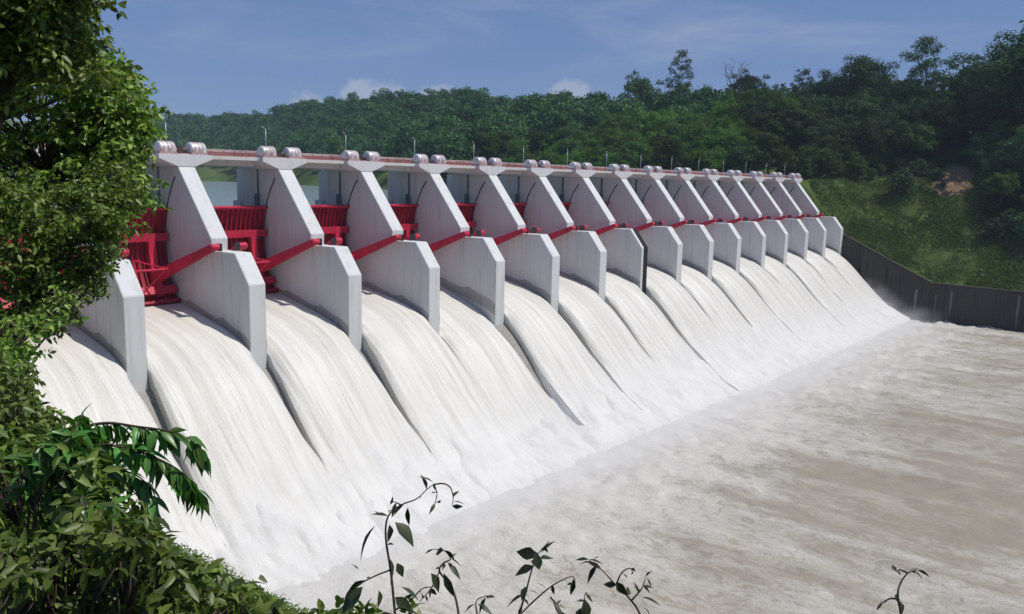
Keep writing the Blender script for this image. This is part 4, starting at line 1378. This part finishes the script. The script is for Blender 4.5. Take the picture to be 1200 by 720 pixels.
rb = np.random.default_rng(29)
bb = at(60, 640, 6.3)
br = empty('arching_branch_tree', (bb[0], bb[1], gz(bb[0], bb[1])), 'young tree arching over the foam with long drooping glossy leaves', 'tree')
bo = np.array(br.location)
DB = 6.2
paths = [[(40, 620), (70, 545), (95, 505), (125, 496), (160, 500), (195, 505), (222, 515), (238, 530)],
         [(95, 520), (130, 522), (165, 530), (200, 545), (222, 562), (234, 578)],
         [(60, 570), (80, 520), (92, 495), (98, 485)],
         [(70, 560), (110, 552), (145, 552), (170, 565), (180, 590)],
         [(40, 600), (30, 560), (40, 530), (60, 515)],
         [(60, 590), (100, 590), (135, 595), (160, 610)]]
mb = MB()
for pi, pth in enumerate(paths):
    pts = []
    for i, (px, py) in enumerate(pth):
        pts.append(at(px, py, DB + 0.12 * math.sin(pi * 2 + i * 0.9)) - bo)
    if pi == 0: pts = [np.array([0, 0, -0.3])] + pts
    sm = smooth_path(pts)
    mb.tube(sm, list(np.linspace(0.016 if pi == 0 else 0.009, 0.003, len(sm))), 6)
    P = np.array(pts[1:] if pi == 0 else pts)
    for i in range(len(P) - 1):
        for s_ in range(19):
            t = rb.random(); p = P[i] * (1 - t) + P[i + 1] * t
            ax_d = P[i + 1] - P[i]; ax_d = ax_d / np.linalg.norm(ax_d)
            sd_ = rb.normal(size=3); d = ax_d * 0.35 + sd_ * 0.42 + np.array([0, 0, -0.72 if i > 1 else -0.2])
            l = obj('leaf', leaf_a if rb.random() < 0.5 else leaf_b, br)
            aim(l, tuple(p), d, rb.uniform(0.12, 0.21), rb.normal() * 0.5)
obj('branch', mb.mesh('branch', M_TWIG, True), br)

# ------------------------------------------------------------------ thin saplings at the lower edge
leaf_s = long_leaf_mesh('leaf', L_SAP, wide=0.55, curl=0.25, fold=0.25)
leaf_n = long_leaf_mesh('leaf', L_SAP, wide=0.30, curl=0.30, fold=0.3)


def sapling(label, dist, stems, leaves, name='sapling'):
    """stems: lists of pixels; leaves: (px,py, tip px, tip py, wide?)"""
    b = at(stems[0][0][0], 790, dist)
    root = empty(name, (b[0], b[1], b[2] - 0.6), label, 'plant')
    bo = np.array(root.location)
    rs = np.random.default_rng(len(label))
    for k, st in enumerate(stems):
        pts = [at(px, py, dist + rs.normal() * 0.02) - bo for px, py in st]
        if k == 0: pts = [np.zeros(3)] + pts
        sm = smooth_path(pts)
        mbb = MB().tube(sm, list(np.linspace(0.0055 if k == 0 else 0.0032, 0.0014, len(sm))), 6)
        for q in range(5 if k == 0 else 3):
            i_ = int(rs.integers(len(sm) // 3, len(sm))); d_ = rs.normal(size=3); d_[2] = d_[2] * 0.6 - 0.25
            l = obj('leaf', leaf_n if rs.random() < 0.6 else leaf_s, root)
            aim(l, tuple(sm[i_]), d_, rs.uniform(0.022, 0.055) * (0.5 if name == 'dry_twig' else 1), rs.normal() * 0.7)
        obj('stem', mbb.mesh('stem', M_TWIG, True), root)
    for (x0, y0, x1, y1, w) in leaves:
        p = at(x0, y0, dist) ; q = at(x1, y1, dist + rs.uniform(-0.02, 0.02))
        l = obj('leaf', leaf_s if w else leaf_n, root)
        aim(l, tuple(p - bo), q - p, float(np.linalg.norm(q - p)) * 1.2, rs.normal() * 0.6)
    return root


sapling('tallest thin sapling with broad dark leaves and a hooked tip over the foam', 3.0,
        [[(470, 790), (463, 720), (458, 670), (452, 630), (455, 605), (470, 592), (488, 585), (500, 574), (508, 568)],
         [(508, 568), (520, 567), (528, 572), (531, 583), (530, 593)], [(508, 568), (512, 578), (510, 590)],
         [(458, 668), (440, 675), (420, 686), (404, 702)], [(470, 592), (462, 588)], [(463, 715), (480, 705), (495, 690), (510, 688)]],
        [(440, 616, 417, 646, 0), (463, 612, 484, 632, 1), (455, 605, 441, 600, 0), (456, 654, 463, 680, 1), (465, 660, 472, 674, 1), (508, 566, 494, 556, 0),
         (478, 595, 477, 614, 0), (500, 574, 497, 557, 0), (456, 615, 458, 633, 1), (430, 680, 408, 690, 1), (425, 688, 402, 712, 1), (444, 692, 446, 710, 1), (436, 700, 425, 718, 1),
         (463, 700, 480, 714, 1), (470, 688, 490, 697, 0), (460, 720, 440, 724, 1), (468, 712, 496, 718, 0), (420, 668, 414, 660, 0), (460, 590, 459, 582, 0), (446, 604, 441, 599, 0)])
sapling('slender sapling with paired leaves beside the tallest one', 3.1,
        [[(540, 790), (538, 725), (530, 690), (515, 670), (520, 660), (528, 655), (520, 645), (508, 644)], [(515, 670), (505, 690), (492, 705)], [(560, 725), (558, 705), (570, 698)]],
        [(505, 672, 516, 690, 1), (520, 672, 530, 698, 0), (508, 644, 500, 646, 0), (528, 655, 540, 660, 0), (525, 660, 538, 674, 0), (528, 655, 533, 648, 0), (570, 700, 560, 715, 0), (570, 700, 580, 698, 0), (556, 708, 545, 714, 0), (560, 708, 575, 716, 0)])
sapling('upright sapling with oval leaves and an arching side shoot', 3.0,
        [[(600, 790), (608, 725), (616, 695), (624, 665), (630, 650), (644, 634)], [(608, 722), (622, 708), (640, 692), (655, 682), (672, 676), (674, 690)], [(645, 700), (655, 712), (660, 722)]],
        [(630, 652, 608, 646, 1), (632, 655, 646, 652, 1), (626, 664, 606, 670, 1), (632, 668, 628, 650, 1), (634, 648, 645, 634, 0), (618, 696, 596, 704, 1), (620, 692, 632, 694, 0), (600, 702, 594, 705, 0), (672, 678, 671, 697, 0), (640, 690, 632, 682, 0), (648, 706, 660, 722, 0), (612, 710, 607, 722, 0)])
sapling('leaning bare-stemmed sapling with a few small curled leaves', 3.1,
        [[(770, 790), (752, 725), (738, 702), (722, 686), (705, 668), (690, 656)], [(740, 704), (752, 690), (757, 676)], [(722, 686), (728, 672), (738, 666), (742, 672)], [(690, 790), (683, 725), (685, 700), (688, 694)]],
        [(722, 682, 732, 696, 1), (705, 668, 690, 656, 0), (690, 656, 676, 654, 0), (700, 662, 688, 678, 0), (757, 676, 762, 668, 0), (758, 678, 764, 686, 0), (752, 700, 772, 704, 0), (748, 696, 746, 684, 0), (685, 702, 688, 728, 1), (684, 712, 676, 728, 1), (696, 655, 700, 652, 0), (755, 712, 765, 722, 0)])
sapling('lone dry twig with tiny hanging leaves over the brown pool', 3.0,
        [[(1060, 790), (1056, 722), (1052, 700), (1055, 684), (1064, 672), (1075, 668)], [(1052, 702), (1042, 702), (1033, 708), (1030, 712)], [(1064, 672), (1055, 668), (1050, 670)]],
        [(1075, 668, 1087, 672, 0), (1070, 669, 1082, 676, 0), (1064, 670, 1075, 664, 0), (1033, 706, 1029, 714, 0), (1054, 705, 1058, 716, 1)], 'dry_twig')

# ------------------------------------------------------------------ spray hanging over the foot of the chute
SP = Mat('spray')
SP.n.remove(SP.b)
spv = SP.new('ShaderNodeVolumePrincipled')
spv.inputs['Color'].default_value = (0.96, 0.96, 0.97, 1)
sp_p = SP.coord('Position'); sps = SP.new('ShaderNodeSeparateXYZ'); SP.l.new(sp_p, sps.inputs[0])
slope_h = SP.math('MULTIPLY', SP.math('MAXIMUM', SP.math('SUBTRACT', sps.outputs['Y'], 64.0), 0.0), 0.72)
above = SP.math('SUBTRACT', sps.outputs['Z'], slope_h)
dz_ = SP.ramp(above, 0.0, 5.5, 1.0, 0.0)
dy_ = SP.math('MULTIPLY', SP.ramp(sps.outputs['Y'], 52.0, 64.0), SP.ramp(sps.outputs['Y'], 79.0, 70.0))
nz_ = SP.ramp(SP.noise(SP.coord('Position', (0.22, 0.22, 0.3)), 1, 3, 0.6), 0.32, 0.7, 0.15, 1.0)
den = SP.math('MULTIPLY', SP.math('MULTIPLY', dz_, dy_), SP.math('MULTIPLY', nz_, 0.075))
SP.l.new(den, spv.inputs['Density'])
SP.l.new(spv.outputs[0], SP.out.inputs['Volume'])
obj('spray', MB().box(X0 - S + 3, XW - 0.1, 51.5, 79.5, -0.5, 17.0).mesh('spray', SP.m), label='white spray drifting over the foot of the falling water', cat='spray', kind='stuff')

# ------------------------------------------------------------------ air
HZ = Mat('valley_haze')
HZ.n.remove(HZ.b)
pvn = HZ.new('ShaderNodeVolumePrincipled')
pvn.inputs['Color'].default_value = (0.62, 0.78, 0.98, 1)
pvn.inputs['Density'].default_value = 0.00010
HZ.l.new(pvn.outputs[0], HZ.out.inputs['Volume'])
ztop_h = float(GZ.max()) + 40
zlo = float(GZ.min()) - 1.0
obj('haze', MB().box(-520, 2430, -2030, 2430, zlo, ztop_h).mesh('haze', HZ.m), label='thin pale haze lying over the valley', cat='haze', kind='stuff')
